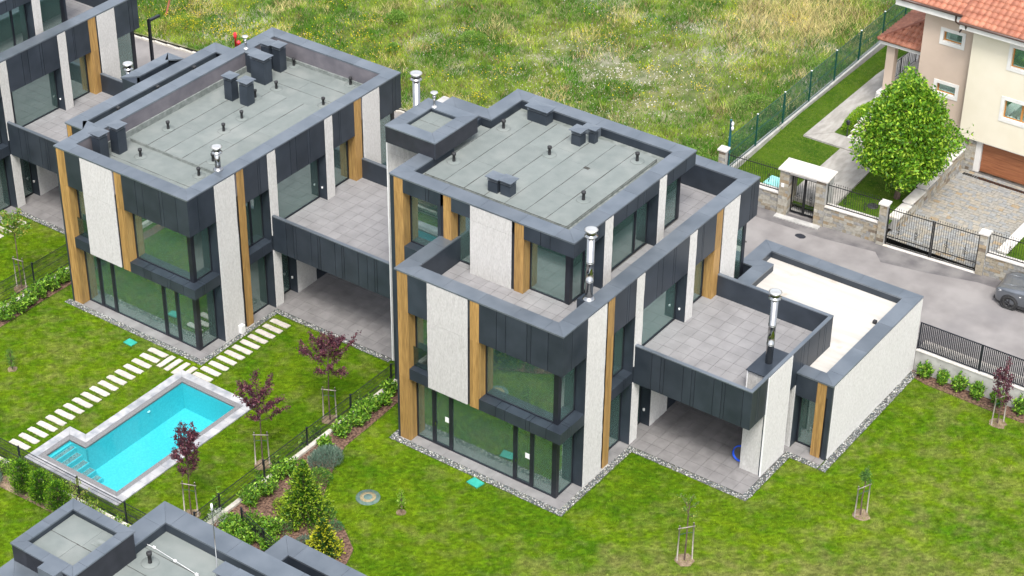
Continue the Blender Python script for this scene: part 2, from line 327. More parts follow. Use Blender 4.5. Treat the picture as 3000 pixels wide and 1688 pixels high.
def window(axis, a0, a1, z0, z1, pos, parent, mull=(), doors=(), transom=None, sash=(), name='window'):
    """frame = one mesh, each pane a child. axis as above; pos = outer face of the frame"""
    b = MB(); F = .055; D = .08
    def bx(p, q, za, zb, d0=0, d1=D):
        if axis == 'x': b.box(p, q, pos+d0, pos+d1, za, zb)
        else: b.box(pos-d1, pos-d0, p, q, za, zb)
    bx(a0, a0+F, z0, z1); bx(a1-F, a1, z0, z1); bx(a0+F, a1-F, z0, z0+F); bx(a0+F, a1-F, z1-F, z1)
    e = [a0+F/2]+list(mull)+[a1-F/2]; panes = []
    for i, c in enumerate(mull): bx(c-.045, c+.045, z0+F, z1-F, -.02, D+.01)
    for i in range(len(e)-1):
        p = e[i]+(.045 if i > 0 else F/2); q = e[i+1]-(.045 if i < len(e)-2 else F/2); zt = z1-F
        if i in doors:
            h = transom or z1-.35
            bx(p, q, h, h+.06); panes.append((p, q, h+.06, z1-F)); 
            s = .07
            bx(p, p+s, z0+F, h, -.015, D); bx(q-s, q, z0+F, h, -.015, D); bx(p+s, q-s, z0+F, z0+F+s, -.015, D); bx(p+s, q-s, h-s, h, -.015, D)
            panes.append((p+s, q-s, z0+F+s, h-s)); 
        else: panes.append((p, q, z0+F, zt))
    cx, cz = (a0+a1)/2, (z0+z1)/2
    c = (cx, pos, cz) if axis == 'x' else (pos, cx, cz)
    b.v = [(v[0]-c[0], v[1]-c[1], v[2]-c[2]) for v in b.v]
    w = b.build(name, frame, parent, c)
    for p, q, za, zb in panes:
        if axis == 'x': box('pane', p-.005, q+.005, pos+.035, pos+.047, za-.005, zb+.005, glass, w)
        else: box('pane', pos-.047, pos-.035, p-.005, q+.005, za-.005, zb+.005, glass, w)
    return w
def coping_ring(poly, width, z, parent, thick=.07, seg=1.75, over=.02, name='coping_panel', m=None, skip=()):
    """mitred coping panels round a counter-clockwise rectilinear outline"""
    n = len(poly); P = [Vector((p[0], p[1])) for p in poly]; inn = []; out = []
    for i in range(n):
        d0 = (P[i]-P[i-1]).normalized(); d1 = (P[(i+1)%n]-P[i]).normalized()
        n0 = Vector((-d0.y, d0.x)); n1 = Vector((-d1.y, d1.x)); s = n0+n1
        inn.append(P[i]+s*width); out.append(P[i]-s*over)
    for i in range(n):
        if i in skip: continue
        A, B, a, b = out[i], out[(i+1)%n], inn[i], inn[(i+1)%n]; Ld = (B-A).length; d = (B-A)/Ld
        ta = (a-A).dot(d); tb = (b-A).dot(d); lo, hi = max(0, ta), min(Ld, tb)
        k = max(1, int(round((hi-lo)/seg))); cuts = [lo+(hi-lo)*j/k for j in range(1, k)]
        if hi-lo > 1.6: cuts = [lo+.22]+cuts+[hi-.22] if k > 1 else [lo+.22, hi-.22]
        O = [0]+cuts+[Ld]; I = [ta]+cuts+[tb]; nn = Vector((-d.y, d.x)); w = width+over
        for j in range(len(O)-1):
            g = .004
            q = [A+d*(O[j]+g), A+d*(O[j+1]-g), A+d*(I[j+1]-g)+nn*w, A+d*(I[j]+g)+nn*w]
            prism(name, [tuple(x) for x in q], z-thick+random.uniform(0,.0015), z+random.uniform(-.0015,.0015), m or cop, parent)
    return inn
def wall_ring(poly, width, z0, z1, parent, m, name='parapet_wall', inset=.03, skip=()):
    n = len(poly); P = [Vector((p[0], p[1])) for p in poly]
    for i in range(n):
        if i in skip: continue
        d0 = (P[i]-P[i-1]).normalized(); d1 = (P[(i+1)%n]-P[i]).normalized(); d2 = (P[(i+2)%n]-P[(i+1)%n]).normalized()
        f = lambda da, db: Vector((-da.y, da.x))+Vector((-db.y, db.x))
        s0 = f(d0, d1); s1 = f(d1, d2); j = (i+1)%n
        prism(name, [tuple(P[i]+s0*inset), tuple(P[j]+s1*inset), tuple(P[j]+s1*(width-.01)), tuple(P[i]+s0*(width-.01))], z0, z1, m, parent)
def tiles(x0, x1, y0, y1, z, parent, m=None, s=.6, ox=0, oy=0, holes=(), name='floor_tile'):
    m = m or tile; box('mortar_bed', x0, x1, y0, y1, z-.06, z-.018, grout, parent)
    xs = [x0]; 
    x = x0+(ox or s)
    while x < x1-.08: xs.append(x); x += s
    xs.append(x1); ys = [y0]; y = y0+(oy or s)
    while y < y1-.08: ys.append(y); y += s
    ys.append(y1)
    for i in range(len(xs)-1):
        for j in range(len(ys)-1):
            cx, cy = (xs[i]+xs[i+1])/2, (ys[j]+ys[j+1])/2
            if any(h[0] < cx < h[1] and h[2] < cy < h[3] for h in holes): continue
            box(name, xs[i]+.0065, xs[i+1]-.0065, ys[j]+.0065, ys[j+1]-.0065, z-.018, z, m, parent)
def vent_pipe(x, y, z, parent, h=.42):
    p = lathe('vent_pipe', [(.26,-.004),(.25,.02),(.085,.03),(.07,.05),(.062,h*.72),(.095,h*.73),(.10,h*.98),(.07,h)], rubber, None, (0,0,0), 14)
    COL.objects.unlink(p); bpy.data.objects.remove(p)
    o = lathe('vent_pipe', [(.075,0),(.065,.05),(.058,h*.7),(.09,h*.72),(.095,h*.95),(.06,h)], rubber, parent, (x,y,z), 12)
    lathe('membrane_collar', [(.30,0),(.29,.012),(.08,.02)], memb, o, (x,y,z+.001), 18)
def cowl(x0, x1, y0, y1, z0, z1, parent):
    """square ventilation chimney with a louvred flat cap"""
    o = box('ventilation_chimney', x0, x1, y0, y1, z0, z1-.24, clad, parent)
    cx, cy = (x0+x1)/2, (y0+y1)/2
    box('neck', x0+.06, x1-.06, y0+.06, y1-.06, z1-.24, z1-.03, darkg, o)
    for k in range(2): box('louvre', x0-.02, x1+.02, y0-.02, y1+.02, z1-.19+k*.07, z1-.175+k*.07, cop, o)
    # slightly pyramidal cap
    hx, hy = (x1-x0)/2+.09, (y1-y0)/2+.09
    v = [(-hx,-hy,0),(hx,-hy,0),(hx,hy,0),(-hx,hy,0),(-hx,-hy,.02),(hx,-hy,.02),(hx,hy,.02),(-hx,hy,.02),(0,0,.065)]
    f = [(0,3,2,1),(0,1,5,4),(1,2,6,5),(2,3,7,6),(3,0,4,7),(4,5,8),(5,6,8),(6,7,8),(7,4,8)]
    key = ('cap', round(hx,3), round(hy,3)); me = CACHE.get(key) or mesh('cap', v, f, cop); CACHE[key] = me
    link(bpy.data.objects.new('cap', me), o, (cx, cy, z1-.03))
def flue(x, y, z0, z1, parent, r=.145, base=True):
    h = z1-z0; prof = [(r, 0)]
    n = max(1, int(h/.95)); 
    for k in range(1, n+1):
        zz = h*.80*k/n
        if zz < h*.78: prof += [(r, zz-.05), (r+.012, zz-.045), (r+.012, zz-.02), (r, zz-.015), (r, zz+.01), (r+.012, zz+.015), (r+.012, zz+.04), (r, zz+.045)]
    prof.append((r, h-.30))
    o = lathe('flue', prof, steel, parent, (x, y, z0), 20)
    lathe('storm_collar', [(r, h-.34),(r+.11, h-.33),(r+.11, h-.30),(r+.02, h-.27),(r+.01, h-.20)], steel, o, (x,y,z0), 20)
    lathe('drum', [(r+.01, h-.24),(r+.045, h-.23),(r+.045, h-.06)], steel, o, (x,y,z0), 20)
    lathe('cap', [(r+.10, h-.06),(r+.115, h-.05),(r+.05, h-.015),(.01, h)], steelw, o, (x,y,z0), 20)
    if base: lathe('base_cone', [(r+.10, 0),(r+.09, .02),(r+.005, .14)], steel, o, (x,y,z0+.001), 20)
def small_flue(x, y, z0, z1, parent):
    h = z1-z0; o = lathe('flue', [(.05,0),(.05,h-.2)], steel, parent, (x,y,z0), 14)
    lathe('base_cone', [(.12,0),(.11,.02),(.05,.08)], steelw, o, (x,y,z0+.001), 14)
    lathe('collar', [(.05,h-.3),(.09,h-.28),(.09,h-.2),(.05,h-.17)], steel, o, (x,y,z0), 14)
    lathe('cap', [(.16,h-.05),(.155,h-.02),(.05,h-.005),(.01,h)], steelw, o, (x,y,z0), 18)
def membrane(x0, x1, y0, y1, z, parent, w=1.0, along='y', patches=0, rs=random):
    """bitumen sheets laid side by side with small uneven joints"""
    box('roof_slab', x0, x1, y0, y1, z-.12, z-.012, seamm, parent)
    a0, a1 = (x0, x1) if along == 'y' else (y0, y1); b0, b1 = (y0, y1) if along == 'y' else (x0, x1)
    n = max(1, round((a1-a0)/w)); w = (a1-a0)/n
    for i in range(n):
        p, q = a0+w*i, a0+w*(i+1); cut = [b0]
        c = b0+rs.uniform(.25,.75)*(b1-b0)
        cut += [c]; cut += [b1]
        for j in range(len(cut)-1):
            s, t = cut[j], cut[j+1]; g = .015; K = 7
            L = [(s+(t-s)*k/K, p+g+rs.uniform(-.008,.010)) for k in range(K+1)]; Rr = [(s+(t-s)*k/K, q-g+rs.uniform(-.010,.008)) for k in range(K+1)]
            if i == 0: L = [(u, p) for u, _ in L]
            if i == n-1: Rr = [(u, q) for u, _ in Rr]
            if j < len(cut)-2: L[-1] = (L[-1][0]-.008, L[-1][1]); Rr[-1] = (Rr[-1][0]-.008, Rr[-1][1])
            poly = [(b, a) for a, b in L]+[(b, a) for a, b in reversed(Rr)] if along == 'y' else L+Rr[::-1]
            prism('membrane_sheet', poly, z-.012, z+rs.uniform(-.003,.004), memb, parent)

JT = (3.16, 6.36)
def house(label, o, kind, cat='house', group='white and anthracite villas'):
    H = thing('modern_house', label, cat, o, 0, group); full = kind != 'D'
    P = H
    # ---------- lower two storeys, front (y = 0)
    if full:
        box('corner_trim', -8.05, -7.95, 0, .45, -.05, 8.2, clad, P)
        for z in (3.15, 5.6): box('downpipe_clip', -8.075, -8.05, .02, .1, z, z+.03, steel, P)
        wood_col('x', -7.94, -7.42, 0, 8.2, 0, P, side=1, joints=JT)
        panel_face('cladding_panel', 'x', -7.42, -6.46, 6.4, 8.2, 0, .45, clad, P)
        window('x', -7.42, -6.46, 3.66, 6.4, .45, P)
        box('glass_guard', -7.42, -6.5, .30, .315, 3.68, 4.62, glassclear, P)
        box('sill_box', -7.42, -6.46, .003, .5, 3.14, 3.66, clad, P)
        stone_col('x', -6.46, -4.49, 3.16, 8.2, 0, P, .45, JT)
        box('shadow_gap', -4.49, -4.37, .06, .45, 3.16, 8.2, darkg, P)
        wood_col('x', -4.37, -3.93, 3.14, 8.2, 0, P, side=1, joints=JT)
        panel_face('cladding_panel', 'x', -3.93, 0, 6.4, 8.2, 0, .45, clad, P, (-3.1,-2.67,-1.67,-1.48,-.69))
        panel_face('cladding_panel', 'y', .45, 1.68, 6.4, 8.2, 0, .45, clad, P, (.63,))
        window('x', -3.93, -.62, 3.66, 6.4, .45, P)
        box('corner_post', -.62, -.44, .43, .61, 3.66, 6.4, frame, P)
        window('y', .61, 1.66, 3.66, 6.4, -.46, P)
        e = [-3.93,-3.1,-2.67,-1.67,-1.48,-.69,0]
        for i in range(6): box('sill_box', e[i]+(.011 if i else 0), e[i+1]-.011, .003, .5, 3.14, 3.66, clad, P)
        for a, b in ((.5,.6),(.612,.74),(.752,1.66)): box('sill_box', -.5, -.003, a, b, 3.14, 3.66, clad, P)
        box('return_panel', -.46, -.005, 1.66, 1.70, 0, 6.4, clad, P)
        window('x', -7.42, -.62, 0, 3.16, .45, P, mull=(-6.56,-5.64,-2.5,-1.62), doors=(1,3), transom=2.85)
        box('corner_post', -.62, -.44, .43, .61, 0, 3.16, frame, P)
        if kind == 'C':
            for x in (-5.98, -1.98): box('door_sticker', x, x+.22, .474, .480, 1.35, 1.60, whitepl, P)
            for x in (-6.45, -2.40): box('door_handle', x, x+.03, .40, .44, 1.0, 1.16, steel, P)
        window('y', .61, 1.66, 0, 3.16, -.46, P)
        # side (x = 0)
        stone_col('y', 1.68, 2.98, 0, 8.2, 0, P, .45, JT)
        box('shadow_gap', -.45, -.06, 2.98, 3.13, 0, 8.2, darkg, P)
        wood_col('y', 3.13, 3.57, 0, 8.2, 0, P, side=None, joints=JT)
        panel_face('cladding_panel', 'y', 3.57, 5.13, 6.4, 8.2, 0, .45, clad, P, (4.49,4.63))
        window('y', 3.57, 5.12, 3.66, 6.4, -.45, P, mull=(4.3,))
        for a, b in ((3.575,4.48),(4.492,4.62),(4.632,5.12)): box('sill_box', -.5, -.003, a, b, 3.14, 3.66, clad, P)
        window('y', 3.57, 5.12, 0, 3.14, -.45, P)
        box('return_panel', -.46, -.005, 5.12, 5.16, 0, 6.4, clad, P)
        stone_col('y', 5.16, 5.69, 0, 3.12, 0, P, .45)
        window('y', 5.69, 6.70, 0, 3.12, -.45, P)
        box('return_panel', -.46, -.005, 6.68, 6.72, 0, 3.12, clad, P)
        lathe('wall_light', [(.05,0),(.05,.1)], whitepl, P, (-.25,6.62,.75), 10)
        stone_col('y', 6.72, 8.06, 0, 3.12, 0, P, .45)
        box('wall_panel', -.45, -.01, 8.06, 8.9 if kind == 'C' else 14.6, 0, 3.12, clad, P)
        # above balcony
        stone_col('y', 5.16, 5.69, 3.93, 8.2, 0, P, .45, JT)
        box('return_panel', -.46, -.02, 5.16, 5.2, 3.1, 3.95, clad, P)
        panel_face('cladding_panel', 'y', 5.69, 9.11, 6.4, 8.2, 0, .45, clad, P, (6.7,7.1,7.9,8.06))
        window('y', 5.69, 9.09, 3.93, 6.4, -.45, P, mull=(6.12,))
        box('return_panel', -.46, -.005, 9.09, 9.13, 3.93, 6.4, clad, P)
        lathe('wall_light', [(.04,0),(.04,.08)], whitepl, P, (-.25,9.04,4.5), 10)
        stone_col('y', 9.12, 9.66, 3.93, 8.2, 0, P, .45, JT)
        panel_face('cladding_panel', 'y', 9.66, 11.24, 6.4, 8.2, 0, .45, clad, P, (10.15,10.25))
        window('y', 9.66, 11.24, 3.93, 6.4, -.45, P, mull=(10.0,))
        wood_col('y', 11.25, 11.76, 3.93, 8.2, 0, P, side=-1, joints=JT)
        box('shadow_gap', -.45, -.06, 11.76, 11.88, 3.1, 8.2, darkg, P)
        stone_col('y', 11.88, 13.11, 3.16, 8.2, 0, P, .45, JT)
        panel_face('cladding_panel', 'y', 13.11, 14.77, 6.4, 8.2, 0, .45, clad, P, (14.12,14.37))
        window('y', 13.11, 14.6, 3.16, 6.4, -.45, P)
        box('corner_post', -.62, -.45, 14.6, 14.77, 0, 6.4, frame, P)
        # back and left walls
        box('rear_wall', -8.04, -.62, 14.55, 14.76, 0, 8.2, clad, P)
        box('side_wall', -8.045, -7.95, .45, 14.55, 0, 8.2, clad, P)
        # interior
        for z0, z1 in ((-.2,.0),(3.2,3.45),(6.6,7.0)):
            box('floor_slab', -7.94, -.62, .62, 14.5, z0, z1, intf, P)
        for z0, z1 in ((3.16,3.2),(6.4,6.6)):
            box('ceiling', -7.94, -.47, .47, 14.5, z0, z1, intw, P)
        for z0, z1 in ((0,3.15),(3.45,6.4)):
            box('interior_wall', -7.9, -7.5, .62, 14.5, z0, z1, intw, P)
            box('interior_wall', -7.4, -4.2, 4.4, 4.55, z0, z1, intw, P)
            box('interior_wall', -2.3, -.7, 5.2, 5.35, z0, z1, intw, P)
            box('interior_wall', -6.9, -6.6, .7, 1.6, z0, z1, intw, P)
            box('interior_wall', -4.1, -.7, 9.2, 9.35, z0, z1, intw, P)
        # patio round the house
        box('patio_base', -8.0, .05, -.02, .62, -.3, -.02, concrete, P)
        box('patio_base', -.62, .05, .62, 5.1, -.3, -.02, concrete, P)
        x = -7.41
        while x < -.1:
            x2 = min(x+.82, .04) if x+.82 < -.2 else .04
            box('patio_tile', x+.004, x2-.004, -.03, .45, -.02, 0, tiledark, P); x = x2
        for a, b in ((.46,1.06),(1.064,1.66)): box('patio_tile', -.45, .04, a, b-.004, -.02, 0, tiledark, P)
        for a, b in ((3.57,4.34),(4.344,5.09)): box('patio_tile', -.45, .04, a, b-.004, -.02, 0, tiledark, P)
        # carport floor and balcony
        X2 = {'C':5.42,'A':7.7,'B':7.0}[kind]; YB = {'C':8.94,'A':11.8,'B':11.8}[kind]
        tiles(-.44, X2+.06, 5.10, YB, 0, P, tiledark)
        box('balcony_slab', -.44, X2-.05, 5.3, 11.75, 3.14, 3.86, clad, P)
        tiles(-.44, X2-.15, 5.36, 11.68, 3.93, P, tile, holes=((4.4,5.5,6.4,8.4),) if kind == 'C' else ())
        fs = [.83,1.26,1.42,2.3,2.69,2.84,3.7,4.08,4.22,5.03] + ([5.55,5.95,6.1] if kind != 'C' else [])
        panel_face('balcony_panel', 'x', .0, X2, 3.13, 4.93, 5.2, .13, clad, P, fs)
        box('balcony_coping', -.02, X2+.01, 5.185, 5.35, 4.93, 4.98, cop, P)
        box('balcony_parapet', .0, X2-.16, 11.68, 11.82, 3.3, 4.93, clad, P)
        box('balcony_coping', 0, X2-.145, 11.67, 11.83, 4.93, 4.98, cop, P)
    if kind == 'C':
        panel_face('balcony_panel', 'y', 5.33, 6.50, 3.13, 4.93, 5.42, .13, clad, P, (5.66,5.81))
        panel_face('balcony_panel', 'y', 8.38, 11.83, 3.13, 4.93, 5.42, .13, clad, P, (9.21,9.42,9.81,10.69,11.15,11.3))
        box('balcony_coping', 5.28, 5.435, 5.355, 11.665, 4.93, 4.98, cop, P); box('balcony_coping', 5.28, 5.435, 11.67, 11.83, 4.93, 4.98, cop, P)
        # chimney wall
        stone_col('y', 6.50, 8.38, 0, 4.92, 5.43, P, .1)
        box('chimney_core', 4.5, 5.33, 6.55, 8.34, 0, 4.9, concrete, P)
        for z0, z1 in ((0,3.12),(3.95,4.9)): ribbed('stone_panel', 'x', 4.46, 5.36, z0, z1, 6.53, .02, P)
        for y in (6.48, 8.37): box('edge_trim', 5.40, 5.455, y, y+.035, 0, 4.92, whitepl, P)
        box('edge_trim', 4.44, 4.49, 6.49, 6.53, 3.95, 4.9, whitepl, P)
        box('chimney_cover', 4.42, 5.275, 6.42, 8.38, 4.925, 4.965, clad, P)
        flue(4.91, 7.37, 4.965, 8.36, P, .15, base=False)
        # garage
        gp = [(.02,8.96),(7.07,8.96),(7.07,17.04),(-.60,17.04),(-.60,14.82),(.02,14.82)]
        wall_ring(gp, .66, 3.05, 3.70, P, clad)
        coping_ring(gp, .66, 3.78, P, .075, 2.0)
        box('white_roof', .1, 6.45, 9.55, 16.5, 3.25, 3.42, whitem, P); box('white_roof', -.1, .1, 14.9, 16.5, 3.25, 3.42, whitem, P)
        box('drain_outlet', 6.05, 6.2, 14.4, 14.55, 3.42, 3.56, rubber, P)
        n = 5
        for i in range(n): ribbed('stone_panel', 'y', 9.1+7.92*i/n+.004, 9.1+7.92*(i+1)/n-.004, 0, 3.70, 7.07, .03, P)
        box('garage_wall', 6.85, 7.04, 9.05, 17.0, 0, 3.68, clad, P)
        box('garage_wall', -.5, 6.85, 16.85, 17.0, 0, 3.68, clad, P)
        box('garage_wall', 6.88, 7.07, 8.98, 9.1, 0, 3.7, clad, P)
        box('shadow_gap', 6.80, 6.88, 9.04, 9.2, 0, 3.7, darkg, P)
        wood_col('x', 6.38, 6.80, 0, 3.7, 8.97, P, side=None, joints=(2.66,))
        panel_face('cladding_panel', 'x', 5.44, 6.38, 2.66, 3.7, 8.96, .45, clad, P)
        window('x', 5.5, 6.6, 0, 2.68, 9.40, P)
        box('return_panel', 5.40, 5.46, 8.98, 9.5, 0, 3.1, clad, P)
        ribbed('stone_panel', 'x', 4.9, 5.44, 0, 3.1, 8.94, .03, P)
        box('garage_wall', .0, 5.40, 8.98, 9.14, 0, 3.12, clad, P)
        tiles(5.46, 7.05, 8.62, 9.40, 0, P, tiledark); box('patio_base', 5.40, 7.1, 8.62, 9.0, -.3, -.06, concrete, P)
        box('floor_slab', .1, 6.8, 9.5, 16.8, -.2, 0, intf, P)
        b = MB()
        for k in range(26): 
            a = random.uniform(0,6.28); r = random.uniform(0,.3); b.box(5.85+r*math.cos(a)-.12, 5.85+r*math.cos(a)+.12, 9.85+r*math.sin(a)-.1, 9.85+r*math.sin(a)+.1, 0, .12+.4*(1-r/.3)*random.random()+.1)
        global BAG; BAG = (b, o)
    # ---------- second-storey parapet or roof
    if full:
        ring = [(-8.05,0),(0,0),(0,14.77),(-8.05,14.77)]
        if kind == 'B':
            coping_ring(ring, .69, 8.28, P); wall_ring(ring, .69, 7.0, 8.21, P, render_grey)
            membrane(-7.36, -.69, .69, 3.66, 7.22, P, 1.5, 'x'); membrane(-7.36, -.69, 10.9, 14.08, 7.22, P, 1.06, 'x')
            box('roof_step', -7.0, -.69, 3.63, 3.66, 7.2, 7.36, membd, P); box('roof_step', -7.0, -.69, 10.9, 10.93, 7.2, 7.36, membd, P)
            membrane(-6.95, -.69, 3.66, 10.9, 7.37, P, 1.04, 'y')
            membrane(-7.36, -6.95, 3.66, 10.9, 7.22, P, .5, 'y')
            box('flashing', -7.37, -7.30, .70, 14.07, 7.2, 7.52, membd, P); box('flashing', -7.3, -.69, 14.0, 14.08, 7.2, 7.40, membd, P)
        else:
            x1 = -8.05
            wl = [(-8.05,0),(0,0),(0,14.77),(-8.05,14.77)]
            coping_ring(wl, .69, 8.28, P); wall_ring(wl, .69, 6.9, 8.21, P, clad)
            tiles(-7.36, -.69, .69, 14.08, 7.10, P, tile, holes=((-7.5,-2.2,3.5,11.4),))
            box('parapet_bump', -1.05, -.7, 2.45, 2.95, 7.1, 8.27, clad, P)
            flue(-.67, 2.71, 8.28, 11.46, P, .15)
    # ---------- third storey
    if kind in ('C','A'):
        z0, z1, zf = 7.10, 10.28, 9.66; J3 = (9.62,)
        if kind == 'C':
            box('side_wall', -10.56, -10.37, 2.93, 11.85, -1.5, z1, clad, P)
            wood_col('x', -10.36, -9.9, 0, z1, 2.93, P, side=1, joints=(3.2,6.4,9.62))
            panel_face('cladding_panel', 'x', -9.9, -8.0, zf, z1, 2.93, .45, clad, P, (-8.74,-8.59))
            window('x', -9.9, -8.05, z0, zf, 3.38, P)
            box('return_panel', -8.16, -8.0, 2.95, 3.45, z0, z1, clad, P)
            box('cladding_panel', -9.9, -8.06, 2.95, 3.45, -1.4, z0, clad, P)
            box('shadow_gap', -8.0, -7.86, 2.99, 3.38, z0, z1, darkg, P)
        else:
            box('side_wall', -10.56, -7.86, 2.93, 11.85, -1.0, z1, clad, P)
        wood_col('x', -7.85, -7.46, z0, z1, 2.93, P, side=1, joints=J3)
        panel_face('cladding_panel', 'x', -7.46, -6.52, zf, z1, 2.93, .45, clad, P)
        window('x', -7.46, -6.52, z0, zf, 3.38, P)
        stone_col('x', -6.52, -4.51, z0, z1, 2.93, P, .45, J3)
        box('shadow_gap', -4.51, -4.36, 2.99, 3.38, z0, z1, darkg, P)
        wood_col('x', -4.36, -3.92, z0, z1, 2.93, P, side=1, joints=J3)
        panel_face('cladding_panel', 'x', -3.92, -1.56, zf, z1, 2.93, .45, clad, P, (-3.13,-2.68))
        panel_face('cladding_panel', 'y', 3.38, 5.11, zf, z1, -1.56, .45, clad, P, (4.55,4.71))
        window('x', -3.92, -2.18, z0, zf, 3.38, P)
        box('corner_post', -2.18, -2.0, 3.36, 3.54, z0, zf, frame, P)
        window('y', 3.54, 5.09, z0, zf, -2.01, P, mull=(4.35,))
        box('return_panel', -2.02, -1.565, 5.08, 5.12, z0, zf, clad, P)
        stone_col('y', 5.11, 5.65, z0, z1, -1.56, P, .45, J3)
        panel_face('cladding_panel', 'y', 5.65, 9.09, zf, z1, -1.56, .45, clad, P, (6.67,7.47,7.92,8.07))
        window('y', 5.65, 9.05, z0, zf, -2.01, P, mull=(8.08,))
        box('return_panel', -2.02, -1.565, 9.05, 9.1, z0, zf, clad, P)
        stone_col('y', 9.10, 9.62, z0, z1, -1.56, P, .45, J3)
        panel_face('cladding_panel', 'y', 9.62, 11.9, zf, z1, -1.56, .45, clad, P, (10.15,11.15))
        window('y', 9.62, 11.4, z0, zf, -2.01, P)
        box('corner_post', -2.18, -2.0, 11.4, 11.55, z0, zf, frame, P)
        box('rear_wall', -10.37, -2.18, 11.45, 11.86, z0, z1, clad, P)
        box('ceiling', -10.3, -2.03, 3.4, 11.45, zf, z1-.4, intw, P)
        box('interior_wall', -7.8, -7.5, 4.4, 11.4, z0, zf, intw, P); box('interior_wall', -7.4, -4.6, 6.3, 6.45, z0, zf, intw, P)
        box('interior_wall', -10.3, -8.0, 7.3, 7.45, z0, zf, intw, P); box('interior_wall', -4.6, -4.45, 3.6, 11.3, z0, zf, intw, P); box('floor_slab', -10.3, -2.1, 3.5, 11.4, 6.98, 7.08, intf, P)
        box('interior_wall', -4.4, -2.1, 9.2, 9.35, z0, zf, intw, P)
        rg = [(-10.57,2.93),(-1.56,2.93),(-1.56,11.9),(-10.57,11.9),(-10.57,9.65),(-12.42,9.65),(-12.42,5.67),(-10.57,5.67)]
        wall_ring(rg, .70, 9.7, 10.29, P, clad, inset=.06)
        coping_ring(rg, .70, 10.36, P)
        box('roof_slab', -9.9, -2.26, 3.63, 11.2, 9.9, 9.93, membd, P); box('roof_slab', -11.7, -9.9, 6.4, 8.95, 9.87, 9.9, membd, P)
        box('roof_platform', -9.72, -2.72, 4.12, 10.75, 9.93, 10.05, membd, P)
        membrane(-9.70, -2.74, 4.14, 10.73, 10.085, P, 1.0, 'y')
        membrane(-11.7, -9.86, 6.4, 8.9, 9.96, P, 1.0, 'y'); 
        b = box('coping_panel', -6.5, -5.8, 10.8, 11.22, 9.95, 10.352, cop, P)
    if kind == 'C':
        # lift-shaft box
        bx = [(-12.33,4.9),(-9.75,4.9),(-9.75,7.83),(-12.33,7.83)]
        wall_ring(bx, .62, 10.37, 11.04, P, clad, inset=.02); coping_ring(bx, .62, 11.1, P, .06, .9)
        for ax, a0, a1, pos, sm in (('x',-12.33,-9.75,4.9,(-11.75,-10.45)),('y',4.9,7.83,-9.75,(5.75,6.95))):
            panel_face('cladding_panel', ax, a0, a1, 10.30, 11.04, pos, .02, clad, P, sm)
        membrane(-11.71, -10.37, 5.52, 7.21, 10.92, P, .7, 'x'); box('box_floor', -12.3, -9.8, 4.95, 7.8, 10.3, 10.36, clad, P)
        for z0_, z1_ in ((-1.45,3.2),(3.2,6.4),(6.4,9.3),(9.3,10.36)): ribbed('stone_panel', 'x', -12.85, -10.58, z0_+.004, z1_-.004, 5.67, .03, P)
        box('shared_wall', -12.86, -10.6, 5.71, 9.6, -1.45, 10.28, concrete, P)
        box('edge_trim', -12.90, -12.85, 5.63, 5.70, -1.45, 10.3, whitepl, P)
        small_flue(-11.64, 7.34, 11.1, 11.82, P)
        for x, y in ((-9.31,5.59),(-9.30,9.06),(-6.47,8.37),(-3.32,6.19),(-3.28,10.09)): vent_pipe(x, y, 10.09, P)
        cowl(-8.95, -7.97, 10.30, 10.80, 10.08, 10.78, P); cowl(-6.28, -5.85, 9.68, 10.12, 10.08, 10.78, P); cowl(-5.78, -5.48, 10.22, 10.50, 10.08, 10.78, P)
        cowl(-6.82, -6.36, 4.53, 4.92, 10.08, 10.78, P); cowl(-6.25, -5.78, 4.60, 5.02, 10.08, 10.78, P)
        box('roof_drain', -4.75, -4.5, 8.3, 8.45, 10.09, 10.10, seamm, P)
        flue(-13.3, 8.25, 2.5, 11.85, P, .16)
    if kind == 'A': 
        flue(5.02, 9.0, 3.93, 8.25, P, .15)
    if kind == 'B':
        for x, y in ((-5.62,2.87),(-2.33,3.17),(-5.9,13.81),(-5.0,11.48),(-2.14,11.56),(-2.41,13.91)): vent_pipe(x, y, 7.22, P)
        for x, y in ((-6.2,5.3),(-4.0,6.66),(-4.15,8.07),(-2.5,4.3),(-5.03,10.0)): vent_pipe(x, y, 7.375, P)
        for a in ((-7.12,-6.62,1.42,1.92),(-6.98,-6.48,2.40,2.92),(-6.10,-5.62,9.05,9.50),(-5.18,-4.70,9.1,9.6),(-6.52,-5.66,11.4,11.95),(-6.38,-5.92,12.83,13.3),(-7.0,-6.5,12.72,13.2)):
            cowl(a[0], a[1], a[2], a[3], 7.22, 8.62, P)
        box('parapet_bump', -7.35, -6.85, 11.95, 12.55, 7.2, 8.272, clad, P); box('coping_panel', -7.34, -6.84, 11.93, 12.57, 8.24, 8.285, cop, P)
        flue(-.72, 2.77, 8.28, 9.47, P, .13); small_flue(-7.54, 12.24, 8.285, 8.98, P)
        # annex strips
        an = [(-9.22,1.84),(-8.10,1.84),(-8.10,11.87),(-9.22,11.87)]
        coping_ring(an, .70, 8.262, P, skip=(1,)); box('annex_wall', -9.2, -8.06, 1.88, 11.84, -1, 7.6, clad, P)
        wall_ring(an, .7, 7.5, 8.19, P, clad, skip=(1,)); membrane(-8.53, -8.07, 2.5, 11.2, 7.95, P, 2.5, 'y')
        wood_col('x', -9.12, -8.85, 0, 8.18, 1.83, P, side=None, joints=JT)
        for pts in ([(-8.10,1.83),(-8.10,2.55),(-8.80,2.55)], [(-8.10,11.88),(-8.80,11.16),(-8.10,11.16)]): prism('coping_panel', pts, 8.19, 8.261, cop, P)
        for y in (4.3, 6.9, 9.4): vent_pipe(-8.3, y, 7.95, P, .34)
        a2 = [(-10.29,6.5),(-9.24,6.5),(-9.24,9.68),(-10.29,9.68)]
